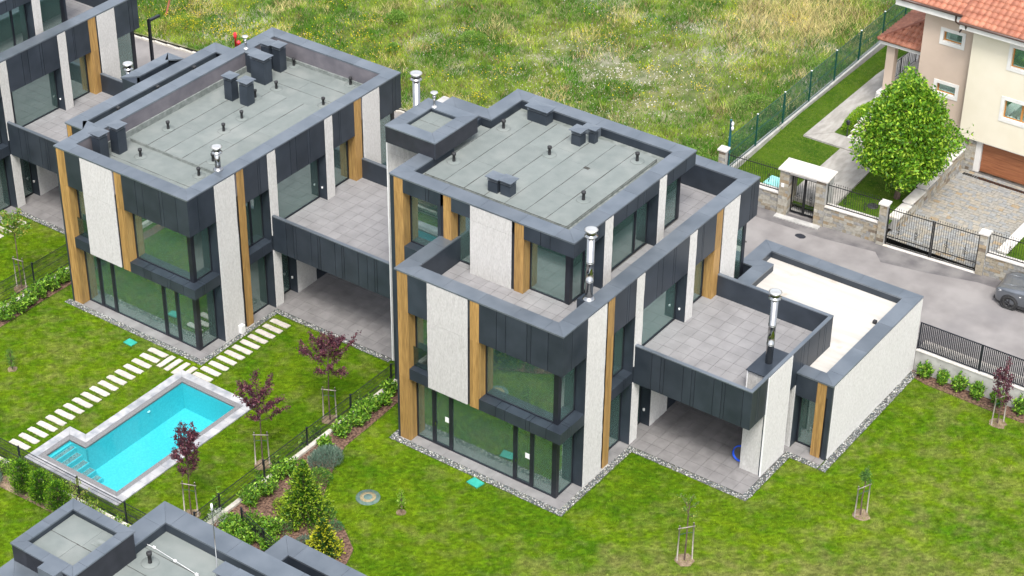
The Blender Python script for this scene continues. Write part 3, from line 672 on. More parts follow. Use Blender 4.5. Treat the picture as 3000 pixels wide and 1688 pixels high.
        coping_ring(a2, .62, 8.27, P, skip=(1,0)); wall_ring(a2, .62, 3, 8.2, P, clad, skip=(1,)); box('annex_floor', -9.7, -9.2, 7.1, 9.1, 5.0, 5.1, clad, P)
    return H
# ------------------------------------------------------------------ setting: ground sheets
def st(o, label=None): o['kind'] = 'structure'; return o
st(box('ground', -400, 400, -400, 400, -3.4, -3.0, soil))
grassm = {}
def lawnmat(name, c1, c2, c3, cx=0, cy=0, rad=1, dry=(.30,.26,.11)):
    m = bpy.data.materials.new(name); m.use_nodes = True; n = m.node_tree.nodes; L = m.node_tree.links; b = n['Principled BSDF']
    b.inputs['Roughness'].default_value = .9; b.inputs['Specular IOR Level'].default_value = .1
    g = n.new('ShaderNodeNewGeometry')
    def noise(s, st=(1,1,1), d=6, lo=.35, hi=.65):
        mp = n.new('ShaderNodeMapping'); mp.inputs['Scale'].default_value = st; L.new(g.outputs['Position'], mp.inputs[0])
        t = n.new('ShaderNodeTexNoise'); t.inputs['Scale'].default_value = s; t.inputs['Detail'].default_value = d; L.new(mp.outputs[0], t.inputs[0])
        r = n.new('ShaderNodeMapRange'); r.inputs['From Min'].default_value = lo; r.inputs['From Max'].default_value = hi; L.new(t.outputs['Fac'], r.inputs[0]); return r.outputs[0]
    def mix(f, a, c):
        x = n.new('ShaderNodeMix'); x.data_type = 'RGBA'; L.new(f, x.inputs['Factor'])
        for s, v in (('A', a), ('B', c)):
            if isinstance(v, tuple): x.inputs[s].default_value = (*v, 1)
            else: L.new(v, x.inputs[s])
        return x.outputs['Result']
    o = mix(noise(.55, (1,1.8,1), 5), c1, c2); o = mix(noise(5, (1,1,1), 5, .4, .8), o, c3); o = mix(noise(20, (1,1,1), 3, .45, .85), o, tuple(v*.55 for v in c1))
    L.new(o, b.inputs['Base Color']); bn = n.new('ShaderNodeBump'); bn.inputs['Strength'].default_value = .5; bn.inputs['Distance'].default_value = .03
    L.new(noise(25, (1,1,1), 4, 0, 1), bn.inputs['Height']); L.new(bn.outputs[0], b.inputs['Normal']); return m
lawng = lawnmat('lawn_ground', (.030,.080,.004), (.07,.125,.008), (.09,.13,.02))
fieldg = mat('field_soil', (.07,.10,.02), (.19,.19,.075), .9, .95, bump=.8, bscale=8, bumpd=.08, c3=(.36,.33,.27), s3=.16, con3=(.52,.66))
LZ = {'C': -.03, 'B': -1.48, 'A': -2.43}
st(box('lawn_base', -10.35, 60, -40, 16.95, -2.9, LZ['C'], lawng))
for r in ((-29.8,-20.7,-9.8,12),(-15.8,-10.6,-9.8,12),(-20.7,-15.8,-9.8,-8.8),(-20.7,-15.8,-.7,12),(-20.7,-19.7,-6.6,-.7)): st(box('lawn_base', *r, -2.95, LZ['B'], lawng))
st(box('lawn_base', -80, -30.1, -30, 16, -2.96, LZ['A'], lawng))
st(box('lawn_base', -29.8, -10.6, -60, -10.0, -2.97, -1.42, lawng))
def sheet(name, xs, ys, zf, m, lift=0):
    X, Y = np.meshgrid(xs, ys, indexing='ij'); Z = zf(X, Y)+lift; v = np.stack([X, Y, Z], -1).reshape(-1, 3); nx, ny = X.shape
    i = np.arange(nx-1)[:,None]*ny+np.arange(ny-1)[None,:]; f = np.stack([i, i+ny, i+ny+1, i+1], -1).reshape(-1, 4)
    o = fastmesh(name, v, f, m); o['kind'] = 'structure'; return o
sheet('road', np.array([-120,-60,-36,-20,-4,7.2]), np.array([17.06,20,24.6]), lambda x, y: roadz(x)+0*y, asphalt)
sheet('road', np.array([7.2,60.]), np.array([17.2,24.6]), lambda x, y: roadz(x)+0*y, asphalt)
sheet('road', np.array([-120,-60,-36,-20,-4,-.62]), np.array([15.6,17.06]), lambda x, y: roadz(x)+0*y, asphalt)
def fieldz(x, y): return roadz(x)+.10+np.clip((y-22.9)/4, 0, 1)*.15+.16*fbm(x, y, .25)+.0*y
sheet('field', np.linspace(-140, -6.9, 135), np.linspace(22.85, 150, 128), fieldz, fieldg)
sheet('field', np.linspace(-6.9, 120, 40), np.linspace(48, 150, 40), fieldz, fieldg)
# kerb along the field
K = thing('kerb', 'pale concrete kerb between the grey road and the wild field', 'kerb', (-70, 22.7, 0))
for i in range(60):
    x = i*1.0; box('kerb_stone', x+.004, x+.996, 0, .15, roadz(-70+x)-.1, roadz(-70+x)+.13, kerbm, K)
# asphalt wear: worn pale patches and a few stains
for i, (x, y, r) in enumerate(((-1.5,22.3,.25),(4.4,20.2,.22),(-4.2,20.1,.18),(-3.4,20.3,.12))):
    pts = [(x+r*(1+.3*random.random())*math.cos(a), y+r*.7*(1+.3*random.random())*math.sin(a)) for a in [k*math.pi/5 for k in range(10)]]
    o = prism('asphalt_patch', pts, 1.0, 1.006, seamm if i else darkg); o['kind'] = 'structure'
# newer dark asphalt strip at the foot of the stone wall
o = prism('asphalt_patch', [(-8,22.7),(-4,22.6),(-.5,22.75),(2,23.15),(2.6,22.5),(4.6,22.9),(7,23.6),(10,23.75),(10,24.5),(-8,23.5)], 1.0, 1.004, mat('new_asphalt', (.10,.093,.096), (.185,.175,.17), 1.2, .9, bump=.2, bscale=90)); o['kind'] = 'structure'

# ------------------------------------------------------------------ the four houses
HC = house('three-storey house in the middle with a tall shiny flue on its terrace corner', (0,0,0), 'C')
HB = house('two-storey house behind the pool with many dark chimneys on its flat roof', (-19.88,.64,-1.45), 'B')
HA = house('house cut off by the top left corner with clutter behind its big pane', (-37.42,.73,-2.40), 'A')
# house D: only its roof is in view at the bottom
D = thing('modern_house', 'house at the bottom edge seen only by its grey roof with raised box', 'house', (0,0,-1.36), 0, 'white and anthracite villas')
rg = [(-4.64,-30),(10,-30),(10,-16.47),(-4.64,-16.47)]
coping_ring(rg, .76, 10.36, D, seg=2.4); wall_ring(rg, .76, 9.6, 10.29, D, clad)
box('house_wall', -4.6, 9.9, -29.9, -16.5, -.5, 9.6, clad, D)
membrane(-3.88, 9.2, -29, -17.23, 9.98, D, 1.0, 'x')
r2 = [(-6.53,-30),(-4.66,-30),(-4.66,-21.3),(-6.53,-21.3)]
coping_ring(r2, .76, 10.35, D, skip=(1,0)); box('house_wall', -6.5, -4.62, -29.9, -21.4, -.5, 9.6, clad, D); membrane(-5.8, -4.62, -29, -21.3, 9.97, D, 1.2, 'y')
bx = [(-6.45,-21.4),(-3.74,-21.4),(-3.74,-18.73),(-6.45,-18.73)]
wall_ring(bx, .36, 9.9, 11.02, D, clad, inset=.02); coping_ring(bx, .36, 11.08, D, .06, 1.2, over=.03)
for ax, a0, a1, pos, sm in (('x',-6.45,-3.74,-21.4,(-5.85,-5.0,-4.5)),('y',-21.38,-18.75,-3.74,(-20.75,-19.5))): panel_face('cladding_panel', ax, a0, a1, 9.95, 11.02, pos, .02, clad, D, sm)
membrane(-6.09, -4.10, -21.04, -19.09, 10.86, D, .95, 'x'); box('box_floor', -6.4, -3.8, -21.35, -18.78, 10, 10.7, clad, D)
box('parapet_bump', -4.92, -4.20, -21.75, -21.1, 10.0, 11.09, cop, D); box('patch', -4.6, -4.25, -19.8, -19.45, 10.865, 10.872, membd, D)
vent_pipe(-3.22, -18.67, 9.985, D, .46)
cowl(-.66, -.2, -18.3, -17.88, 9.98, 10.72, D); cowl(-.06, .40, -18.28, -17.86, 9.98, 10.72, D)
l2 = [(-2.01,-16.6),(12,-16.6),(12,-13.61),(-2.01,-13.61)]
coping_ring(l2, .73, 8.28, D, skip=(0,), seg=2.2); wall_ring(l2, .73, 6.9, 8.21, D, clad, skip=(0,)); box('house_wall', -1.95, 11.9, -16.45, -13.7, -.5, 7.05, clad, D)
mast = tube('lightning_mast', [(-1.20,-17.72,8.6),(-1.20,-17.72,11.3),(-1.2,-17.72,11.35)], .018, steel, None); tag(mast, 'thin white tipped steel rod standing on the nearest roof', 'lightning rod')
lathe('mast_tip', [(.035,0),(.04,.2),(.02,.26)], whitepl, mast, (0,0,2.55))
cb = thing('roof_cable', 'white cable with square clips lying across the nearest grey roof', 'cable', (-3.9,-18.15,8.65))
cbp = [(-.18,.05,.0),(.3,.06,.02),(1.3,-.02,.03),(2.3,-.1,.03),(3.3,-.3,.02)]
tube('wire', cbp, .009, whitepl, cb)
for p in cbp[1:4]: box('clip', p[0]-.045, p[0]+.045, p[1]-.035, p[1]+.035, 0, .06, whitepl, cb)
# things inside the carport, window and garage
b, off = BAG; o = b.build('plastic_bag', blueb, None, (0,0,0)); tag(o, 'crumpled blue plastic sheeting behind the narrow garage window', 'plastic sheet')
hs_ = MB(); 
for k in range(3):
    pts = [(.34*math.cos(a)+.02*k, .20*math.sin(a)*.5, .36+.30*math.sin(a)+.03*k) for a in [i*2*math.pi/20 for i in range(21)]]; hs_.tube(pts, .022, 6)
o = hs_.build('garden_hose', hose, None, (4.25,6.9,0), True); tag(o, 'coiled blue hose hanging by the chimney wall of the carport', 'hose')
# items on house B's corner
o = box('junction_box', -19.86, -19.66, 3.15, 3.40, -1.42, -1.02, whitepl); tag(o, 'small white box standing at the foot of the wooden strip by the gravel', 'junction box')
# clutter behind A's pane
ox, oy, oz = -37.42, .73, 3.93-2.4
t = thing('tool_pile', 'heap of tools and a green bucket behind the big pane of the top left house', 'tool pile', (ox-1.6, oy+7.9, oz-.45))
for k in range(12): a = random.uniform(0,6); r = random.uniform(0,.6); box('tool', r*math.cos(a)-.15, r*math.cos(a)+.15, r*math.sin(a)-.1, r*math.sin(a)+.1, 0, .08+.25*random.random(), [granite,concrete,darkg][k%3], t)
lathe('bucket', [(.14,0),(.17,.3),(.15,.3)], teal, t, (.3,-.3,0))

# ------------------------------------------------------------------ gravel strips
def gravel(x0, x1, y0, y1, z, lab):
    n = int((x1-x0)*(y1-y0)*520); x = rng.uniform(x0, x1, n); y = rng.uniform(y0, y1, n); s = rng.uniform(.020,.042, n)
    base = np.array([(1,0,0),(0,1,0),(-1,0,0),(0,-1,0),(0,0,.7),(0,0,-.7)], float); F = np.array([(0,1,4),(1,2,4),(2,3,4),(3,0,4)])
    a = rng.uniform(0, 6.28, n); st_ = rng.uniform(.6,1, n); V = np.repeat(base[None], n, 0)*s[:,None,None]; V[:,:,1] *= st_[:,None]
    c, sn = np.cos(a)[:,None], np.sin(a)[:,None]; X = V[:,:,0]*c-V[:,:,1]*sn+x[:,None]; Y = V[:,:,0]*sn+V[:,:,1]*c+y[:,None]; Z = V[:,:,2]+z+.012
    vv = np.stack([X,Y,Z],-1).reshape(-1,3); ff = (F[None]+6*np.arange(n)[:,None,None]).reshape(-1,3)
    pal = np.array([(.05,.06,.07),(.11,.13,.14),(.20,.22,.22),(.42,.42,.40),(.60,.59,.56),(.30,.30,.24),(.08,.11,.11)]); cc = np.repeat(pal[rng.integers(0,7,n)]*rng.uniform(.65,1.0,(n,1)), 6, 0)
    return vv, ff, cc
GR = [[(-8.30,.04,-.34,-.03),(.06,.34,-.34,4.80),(.06,5.2,4.80,5.08),(5.2,5.75,4.80,5.08),(5.49,5.78,5.08,8.35),(5.49,7.05,8.33,8.62),(7.10,7.42,8.33,16.9),(-8.33,-8.05,-.03,2.9)],
      [(-8.30,.04,-.34,-.03),(.06,.34,-.34,4.80),(.06,6.9,4.80,5.08)], [(-8.30,.04,-.34,-.03),(.06,.34,-.34,4.80),(.06,7.7,4.80,5.08)]]
for k, (o, rs_) in enumerate((((0,0,0),GR[0]),((-19.88,.64,-1.45),GR[1]),((-37.42,.73,-2.40),GR[2]))):
    A_, B_, C_ = [], [], []; n0 = 0
    for r in rs_:
        v, f, c = gravel(r[0]+o[0], r[1]+o[0], r[2]+o[1], r[3]+o[1], o[2]-.02, ''); A_.append(v); B_.append(f+n0); C_.append(c); n0 += len(v)
        st(box('gravel_bed', r[0]+o[0], r[1]+o[0], r[2]+o[1], r[3]+o[1], o[2]-.3, o[2]-.016, mulch if False else grout))
    g = fastmesh('gravel', np.concatenate(A_), np.concatenate(B_), pebble_m, np.concatenate(C_)); tag(g, ['grey and white pebbles edging the lawn of the middle house','grey and white pebbles edging the house behind the pool','grey and white pebbles edging the top left house'][k], 'gravel', kind='stuff')

# ------------------------------------------------------------------ stepping stones
def slab(cx, cy, lx, ly, z, parent):
    n = 14; v = []; hx, hy = lx/2, ly/2; pts = []
    for i in range(n):
        t = i/n*4; s = int(t); u = t-s; p = [(-hx+2*hx*u,-hy),(hx,-hy+2*hy*u),(hx-2*hx*u,hy),(-hx,hy-2*hy*u)][s]; pts.append((cx+p[0]+random.uniform(-.012,.012), cy+p[1]+random.uniform(-.012,.012)))
    prism('stepping_stone', pts, z-.08, z+.035, pale_slab, parent)
SP = thing('stepping_stone_path', 'long row of pale stepping stones running beside the pool', 'garden path', (-21.78,-4.3,-1.48))
for i in range(17): slab(0, -4.2+i*.523, 1.02, .29, 0, SP)
SP2 = thing('stepping_stone_path', 'row of pale stepping stones along the pebble strip right of the pool house', 'garden path', (-18.88,2.4,-1.48))
for i in range(11): slab(0, -2.72+i*.522, 1.02, .29, 0, SP2)
SP3 = thing('stepping_stone_path', 'short row of pale stones joining the two paths at the pool corner', 'garden path', (-20.4,-.42,-1.48))
for i, (x, l) in enumerate(((-.61,.98),(-.17,.98),(.28,.98),(.76,.55))): slab(x, 0 if i < 3 else .17, .27, l, 0, SP3)
SP4 = thing('stepping_stone_path', 'three pale stepping stones behind the young green tree at the left edge', 'garden path', (-36.5,4.6,-2.43))
for i in range(9): slab(0, .45-i*.522, 1.02, .29, 0, SP4)

# ------------------------------------------------------------------ pool
PZ = -1.45; PL = thing('swimming_pool', 'turquoise swimming pool with corner steps and white granite edge', 'swimming pool', (-18,-4.5,PZ))
q = (-18,-4.5)
def pp(L): return [(a-q[0], b-q[1]) for a, b in L]
outer = pp([(-20.96,-9.02),(-15.56,-9.02),(-15.56,-.50),(-20.0,-.50),(-20.0,-6.39),(-20.96,-6.39)])
coping_ring(outer, .40, .03, PL, .1, .62, over=0, name='edge_paver', m=paver)
mid = pp([(-20.56,-8.62),(-15.96,-8.62),(-15.96,-.90),(-19.6,-.90),(-19.6,-6.79),(-20.56,-6.79)])
coping_ring(mid, .24, .022, PL, .1, 2.5, over=-.004, name='granite_rim', m=granite)
inn = pp([(-20.32,-8.38),(-16.20,-8.38),(-16.20,-1.14),(-19.36,-1.14),(-19.36,-7.03),(-20.32,-7.03)])
WL, DB = -.10, -1.45
P2 = [Vector(p) for p in inn]
for i in range(6):
    a, b = P2[i], P2[(i+1)%6]; d = (b-a).normalized(); n_ = Vector((d.y, -d.x))
    prism('pool_wall', [tuple(a-d*.1*(i not in (4,)) ), tuple(b+d*(.1 if i != 3 else -.002)), tuple(b+n_*.1+d*(.1 if i != 3 else -.002)), tuple(a+n_*.1-d*.1*(i not in (4,)))], DB-.05, -.04+.0007*i, poolm, PL)
box('pool_floor', inn[0][0]-.05, inn[1][0]+.05, inn[0][1]-.05, inn[2][1]+.05, DB-.1, DB, poolm, PL)
box('pool_shell', -2.3, -1.46, -2.53, -2.3, DB, -.1, poolm, PL) if False else None
# steps going down in +x
for i in range(5):
    x = inn[0][0]; 
    zt = WL-.16-i*.24; b_ = box('pool_step', x+i*.36+(.10 if i == 0 else .0), x+(i+1)*.36, inn[0][1], inn[4][1]-(.0 if i < 4 else .0), DB, zt, poolm, PL)
    box('tread', x+i*.36+.02+(.09 if i==0 else 0), x+(i+1)*.36-.05, inn[0][1]+.02, inn[4][1]-.02, zt, zt+.004, stept, PL)
box('pool_step', inn[0][0], inn[0][0]+.1, inn[0][1], inn[4][1], DB, WL-.06, poolm, PL)
prism('pool_water', inn[:4]+[inn[4], inn[5]], WL-.02, WL, water, PL) if False else None
me_ = mesh('pool_water', [(p[0], p[1], WL) for p in inn], [(0,1,2,3,4,5)], water); link(bpy.data.objects.new('pool_water', me_), PL, (0,0,0))
lathe('skimmer_fitting', [(.09,0),(.08,.03)], whitepl, PL, (-1.365,1.2,-.35), 12)
for x, y in ((.2,-2.8),(1.2,1.2),(-.2,-3.2)): lathe('floor_inlet', [(.07,0),(.06,.012)], whitep, PL, (x,y,DB), 14)

# ------------------------------------------------------------------ lids and covers
o = prism('access_cover', [(-3.95,-.80),(-3.38,-.88),(-3.30,-.46),(-3.86,-.38)], -.06, .02, teal); tag(o, 'teal rectangular cover in the lawn of the middle house', 'access cover')
o = prism('access_cover', [(-23.6,-.48),(-23.1,-.50),(-23.08,-.12),(-23.58,-.10)], -1.5, -1.43, teal); tag(o, 'teal rectangular cover in the lawn beside the pool house', 'access cover')
o = lathe('round_access_cover', [(.50,0),(.49,.03),(.02,.035)], lidm, None, (-6.54,-3.9,-.03), 28); tag(o, 'round weathered cover with a sandy ring in the lawn', 'access cover')
me_ = lathe('sand_ring', [(.33,.036),(.33,.042),(.18,.043)], sandm, o, (0,0,0), 24); lathe('lid_centre', [(.18,.040),(.17,.055),(.02,.056)], lidm, o, (0,0,0), 20)
o = lathe('round_access_cover', [(.50,0),(.49,.05),(.02,.055)], mat('dusty_lid', (.36,.42,.34), (.55,.52,.42), 4, .9), None, (-9.46,-5.99,-.10), 28); tag(o, 'round dusty cover in the planting bed behind the spruce', 'access cover')

# ------------------------------------------------------------------ planting beds
def bed(pts, z, m=mulch, name='planting_bed'): o = prism(name, pts, z-.3, z, m); o['kind'] = 'structure'; return o
bed([(-10.4,3),(-10.4,-13.4),(-4.2,-13.4),(-4.4,-9.2),(-4.71,-7.44),(-5.0,-6.7),(-6.0,-6.0),(-7.3,-5.4),(-8.05,-4.86),(-8.5,-4.0),(-9.0,-2.9),(-9.38,-1.9),(-9.42,-.4),(-9.5,1.63),(-9.6,3)], .0)
bed([(-29.5,-12),(-29.5,3),(-29.0,3),(-29.05,-.3),(-28.9,-12)], -1.46)
bed([(-29,-9.8),(-16.3,-9.8),(-14,-10),(-13,-13),(-17,-10.9),(-20.2,-11.0),(-29,-11.4)], -1.38, soil)
bed([(7.1,16.95),(30,16.95),(30,16.35),(11,16.2),(8,16.3),(7.3,16.5)], -.005)
# ------------------------------------------------------------------ concrete kerbs and mesh fences
def kerb_wall(label, x0, y0, x1, y1, zb, zt, w=.2, seg=2.4, m=kerbm):
    t = thing('garden_wall', label, 'low wall', (x0, y0, zt)); d = Vector((x1-x0, y1-y0)); L_ = d.length; t.rotation_euler = (0,0,math.atan2(d.y, d.x)); n = max(1, round(L_/seg))
    for i in range(n): box('wall_block', L_*i/n+.003, L_*(i+1)/n-.003, -w/2, w/2, zb-zt, 0, m, t)
    return t
kerb_wall('low pale concrete wall under the fence between pool garden and middle house', -10.48, -9.9, -10.48, 2.95, -1.6, .10)
kerb_wall('low pale wall behind the shrubs at the far left lawn', -29.92, -9.9, -29.92, 3.2, -2.6, -1.30)
kerb_wall('low pale wall behind the cypresses below the pool', -29.8, -9.85, -10.6, -9.85, -1.6, -1.22)
def mesh_fence(label, x0, y0, x1, y1, z, h, posts, m=frame, off=0, step=.05):
    d = Vector((x1-x0, y1-y0)); L_ = d.length; t = thing('mesh_fence', label, 'fence', (x0, y0, z), math.atan2(d.y, d.x))
    for p in posts:
        o = box('post', p-.03, p+.03, off-.03, off+.03, 0, h+.04, m, t); box('post_cap', p-.035, p+.035, off-.035, off+.035, h+.04, h+.055, m, o)
    b = MB(); n = int(L_/step); r = .0028
    for i in range(n): x = i*step; b.box(x-r, x+r, off-r, off+r, .06, h)
    k = 0; zz = .08
    while zz < h: 
        for s in (-.006,.006): b.box(0, L_, off+s-r, off+s+r, zz-r, zz+r)
        zz += .2
    for zz in (.12, h*.5, h-.03):
        b.box(0, L_, off-.012, off+.012, zz-.012, zz+.012)
    o = b.build('wire_mesh', m, t); o['kind'] = 'stuff'; return t
mesh_fence('dark wire mesh fence with posts between the pool garden and the middle house', -10.58, -9.6, -10.58, 2.9, -.28, 1.25, [.06,1.45,4.1,6.75,9.57,12.3])
mesh_fence('dark wire mesh fence below the swimming pool', -30, -9.62, -10.7, -9.62, -1.38, 1.08, [.05,3.0,6.2,9.52,12.92,15.6,18.3,19.2])
mesh_fence('dark wire mesh fence at the far left edge beside a young green tree', -30.25, -9.0, -30.25, 2.9, -1.4, 1.2, [.1,3.0,6.2,9.4,11.8])
mesh_fence('short dark wire mesh fence among laurels by the bottom roof', -9.3, -8.3, -6.2, -9.2, -.1, 1.1, [.05,1.6,3.0])
# right: concrete wall with bar fence
t = thing('retaining_wall', 'light grey concrete retaining wall along the right lawn', 'wall', (7.12,17.0,-.03))
for i in range(7): box('wall_block', i*3.2+.003, (i+1)*3.2-.003, -.02, .2, 0, 1.05, concrete, t); box('coping_stone', i*3.2+.003, (i+1)*3.2-.003, -.05, .23, 1.05, 1.10, capst, t)
for i in range(30): 
    box('tie_hole', .5+i*.7-.015, .5+i*.7+.015, -.024, -.019, (.35,.75)[i%2]-.015, (.35,.75)[i%2]+.015, darkg, t)
t = thing('bar_fence', 'black vertical bar fence standing on the grey retaining wall', 'fence', (7.12,17.10,1.07))
for p in (.03, 2.9, 5.8, 8.7, 11.6): box('post', p-.03, p+.03, -.03, .03, 0, 1.36, frame, t)
box('top_rail', 0, 11.7, -.018, .018, 1.33, 1.37, frame, t); box('bottom_rail', 0, 11.7, -.018, .018, .05, .09, frame, t)
x = .12
while x < 11.6: box('bar', x-.016, x+.016, -.028, .028, .092, 1.328, frame, t); x += .085
# pale strip behind the bar fence, at road level
o = box('pavement', 7.1, 60, 17.22, 17.95, .6, 1.012, pale_slab); o['kind'] = 'structure'
# ------------------------------------------------------------------ plants
def leaves(name, P, size, cols, parent=None, loc=(0,0,0), up=.3, aspect=.5, N=None, m=None, droop=0):
    """diamond leaves at points P (n,3) with outward normals N"""
    n = len(P); d = rng.normal(size=(n,3)); d[:,2] += up; 
    if N is not None: d = d*.6+N*1.0
    d[:,2] -= droop
    d /= np.linalg.norm(d, axis=1)[:,None]; t = rng.normal(size=(n,3)); s = np.cross(d, t); s /= np.linalg.norm(s, axis=1)[:,None]; nn = np.cross(d, s)
    sz = (size*rng.uniform(.65,1.25,n))[:,None] if np.isscalar(size) else size[:,None]
    V = np.stack([P, P+d*sz*.5+s*sz*aspect*.5+nn*sz*.06, P+d*sz, P+d*sz*.5-s*sz*aspect*.5+nn*sz*.06], 1).reshape(-1,3)
    F = np.arange(n*4).reshape(-1,4); C = np.repeat(cols, 4, 0)
    return fastmesh(name, V-np.array(loc) if parent is None else V, F, m or leafm, C, parent, loc if parent is None else (0,0,0))
def pal(n, a, b, hi=None, ph=.15):
    t = rng.random((n,1)); c = np.array(a)*(1-t)+np.array(b)*t
    if hi is not None: k = rng.random(n) < ph; c[k] = np.array(hi)*rng.uniform(.8,1.15,(k.sum(),1))
    return c
PUR = ((.055,.020,.035),(.13,.042,.065),(.24,.085,.10))
LAU = ((.035,.12,.010),(.15,.34,.025),(.34,.55,.06))
def soil_ring(x, y, z, r=.38):
    pts = [(x+r*random.uniform(.8,1.15)*math.cos(a), y+r*random.uniform(.8,1.15)*math.sin(a)) for a in [k*2*math.pi/14 for k in range(14)]]
    o = prism('planting_soil', pts, z-.1, z+.025, soil); o['kind'] = 'structure'
def stakes(t, h=1.7, dx=.30, both=True, ang=.6):
    c, s = math.cos(ang)*dx, math.sin(ang)*dx
    for k in (-1,1): tube('stake', [(c*k, s*k, 0), (c*k*.92, s*k*.92, h+(.08 if k > 0 else 0))], .030, stake, t, 7)
    tube('crossbar', [(-c*1.15+.03, -s*1.15-.03, h-.10), (c*1.1+.03, s*1.1-.03, h-.05)], .024, stake, t, 6)
    tube('tie', [(-c, -s, h-.45), (0,0,h-.38), (c, s, h-.4)], .012, greenf, t, 5)
def young_tree(name, label, cat, x, y, z, h, cr, ch, colp, group, nleaf=1500, leaf=.10, stakeh=1.7, ang=.6, trunk=.035, nb=14, seed=1, squash=1.0, spiky=0, soilr=.38):
    rs = random.Random(seed); t = thing(name, label, cat, (x,y,z), 0, group); soil_ring(x, y, z, soilr); nleaf = int(nleaf*2.0)
    if stakeh: stakes(t, stakeh, ang=ang)
    h0 = h-ch; b = MB(); top = Vector((rs.uniform(-.08,.08), rs.uniform(-.08,.08), h-.15)); b.tube([(0,0,0),(rs.uniform(-.03,.03),0,h0*.5),(0.02,.01,h0),(top*.5+Vector((0,0,h*.35))),top], [trunk,trunk*.85,trunk*.7,trunk*.45,.006], 7)
    segs = []
    for i in range(nb):
        u = i/nb; zb = h0+u*(ch*.65); a = i*2.4+rs.uniform(-.4,.4); L_ = cr*(1.0-.55*u)*rs.uniform(.65,1.15); rise = ch*(.20+.28*rs.random())*(1 if not spiky else 1.5)
        p0 = Vector((0,0,zb)); p1 = p0+Vector((math.cos(a)*L_*.55, math.sin(a)*L_*.55*squash, rise*.45)); p2 = p0+Vector((math.cos(a)*L_, math.sin(a)*L_*squash, rise)); p2.z = min(p2.z, h)
        b.tube([p0,p1,p2], [.016,.010,.004], 5); segs += [(p0.lerp(p1,.45), p1), (p1, p2)]
        for k in range(3):
            a2 = a+rs.uniform(-1,1); q0 = p0.lerp(p2, rs.uniform(.35,.85)); q1 = q0+Vector((math.cos(a2), math.sin(a2), rs.uniform(.2,1.3)))*L_*.38; q1.z = min(q1.z, h+.05); b.tube([q0,q1], [.007,.003], 4); segs.append((q0,q1))
    segs.append((Vector((0,0,h0+ch*.5)), top+Vector((0,0,.15)))); b.build('trunk', bark, t)
    k = rng.integers(0, len(segs), nleaf); A_ = np.array([s[0] for s in segs])[k]; B_ = np.array([s[1] for s in segs])[k]; u = rng.random((nleaf,1))**.7
    P = A_*(1-u)+B_*u+rng.normal(size=(nleaf,3))*.045
    leaves('crown', P, leaf, pal(nleaf, *colp, ph=.22), t, up=.4); return t
G1 = 'purple-leaved young trees tied to stakes'
young_tree('plum_tree', 'fullest purple-leaved tree on stakes left of the fence near the carport', 'tree', -12.33,.61,-1.48,4.6,1.35,2.1,PUR,G1,2300,ang=.35,seed=2,nb=17)
young_tree('plum_tree', 'purple-leaved staked tree beside the far right corner of the pool', 'tree', -12.58,-3.48,-1.48,4.4,1.15,2.1,PUR,G1,1900,ang=.5,seed=5,nb=16)
young_tree('plum_tree', 'tall narrow purple tree in front of the pool water above the bottom roof', 'tree', -12.74,-7.64,-1.48,4.65,.85,2.75,PUR,G1,1700,ang=.3,seed=9,nb=17,spiky=1)
young_tree('maple_tree', 'thin purple maple at the right edge by the concrete wall', 'tree', 11.72,15.57,-.03,3.3,.55,2.4,((.05,.02,.03),(.12,.04,.06),(.2,.07,.09)),G1,500,.12,stakeh=1.5,ang=1.0,seed=12,nb=12)
G2 = 'small green saplings tied to stakes'
young_tree('cherry_tree', 'young bright green tree on stakes at the far left edge', 'tree', -31.75,.83,-2.43,4.35,.85,1.5,((.09,.20,.02),(.20,.36,.04),(.42,.36,.08)),G2,1100,.11,stakeh=1.75,ang=.1,seed=21)
young_tree('sapling', 'staked sapling with a small dense green tuft on the right lawn', 'tree', 9.86,6.77,-.03,2.35,.24,.75,((.03,.11,.02),(.10,.22,.04),(.18,.32,.06)),G2,300,.08,stakeh=1.55,ang=1.1,seed=22,nb=7)
young_tree('sapling', 'thin staked sapling in the lawn in front of the carport', 'tree', 5.64,.33,-.03,3.3,.5,1.1,((.08,.18,.03),(.16,.28,.05),(.35,.35,.1)),G2,150,.08,stakeh=1.75,ang=.8,seed=23,nb=6)
young_tree('sapling', 'tiny leafy sapling alone in the lawn near the round cover', 'tree', -4.89,-3.86,-.03,1.15,.16,.95,((.12,.28,.02),(.24,.42,.04),(.4,.5,.1)),G2,190,.07,stakeh=0,seed=24,nb=7,trunk=.02,soilr=.2)
young_tree('sapling', 'small dark green bushy sapling in the far left lawn', 'tree', -26.11,-4.9,-1.48,1.15,.24,1.05,((.05,.15,.02),(.12,.24,.03),(.2,.34,.06)),G2,420,.06,stakeh=0,seed=25,nb=8,trunk=.02,soilr=.22)
young_tree('sapling', 'sparse thin sapling rising in front of the lower pool corner', 'tree', -16.2,-10.5,-1.38,2.1,.55,1.3,((.16,.28,.04),(.30,.40,.06),(.4,.35,.1)),G2,170,.08,stakeh=0,seed=26,nb=9,trunk=.02)
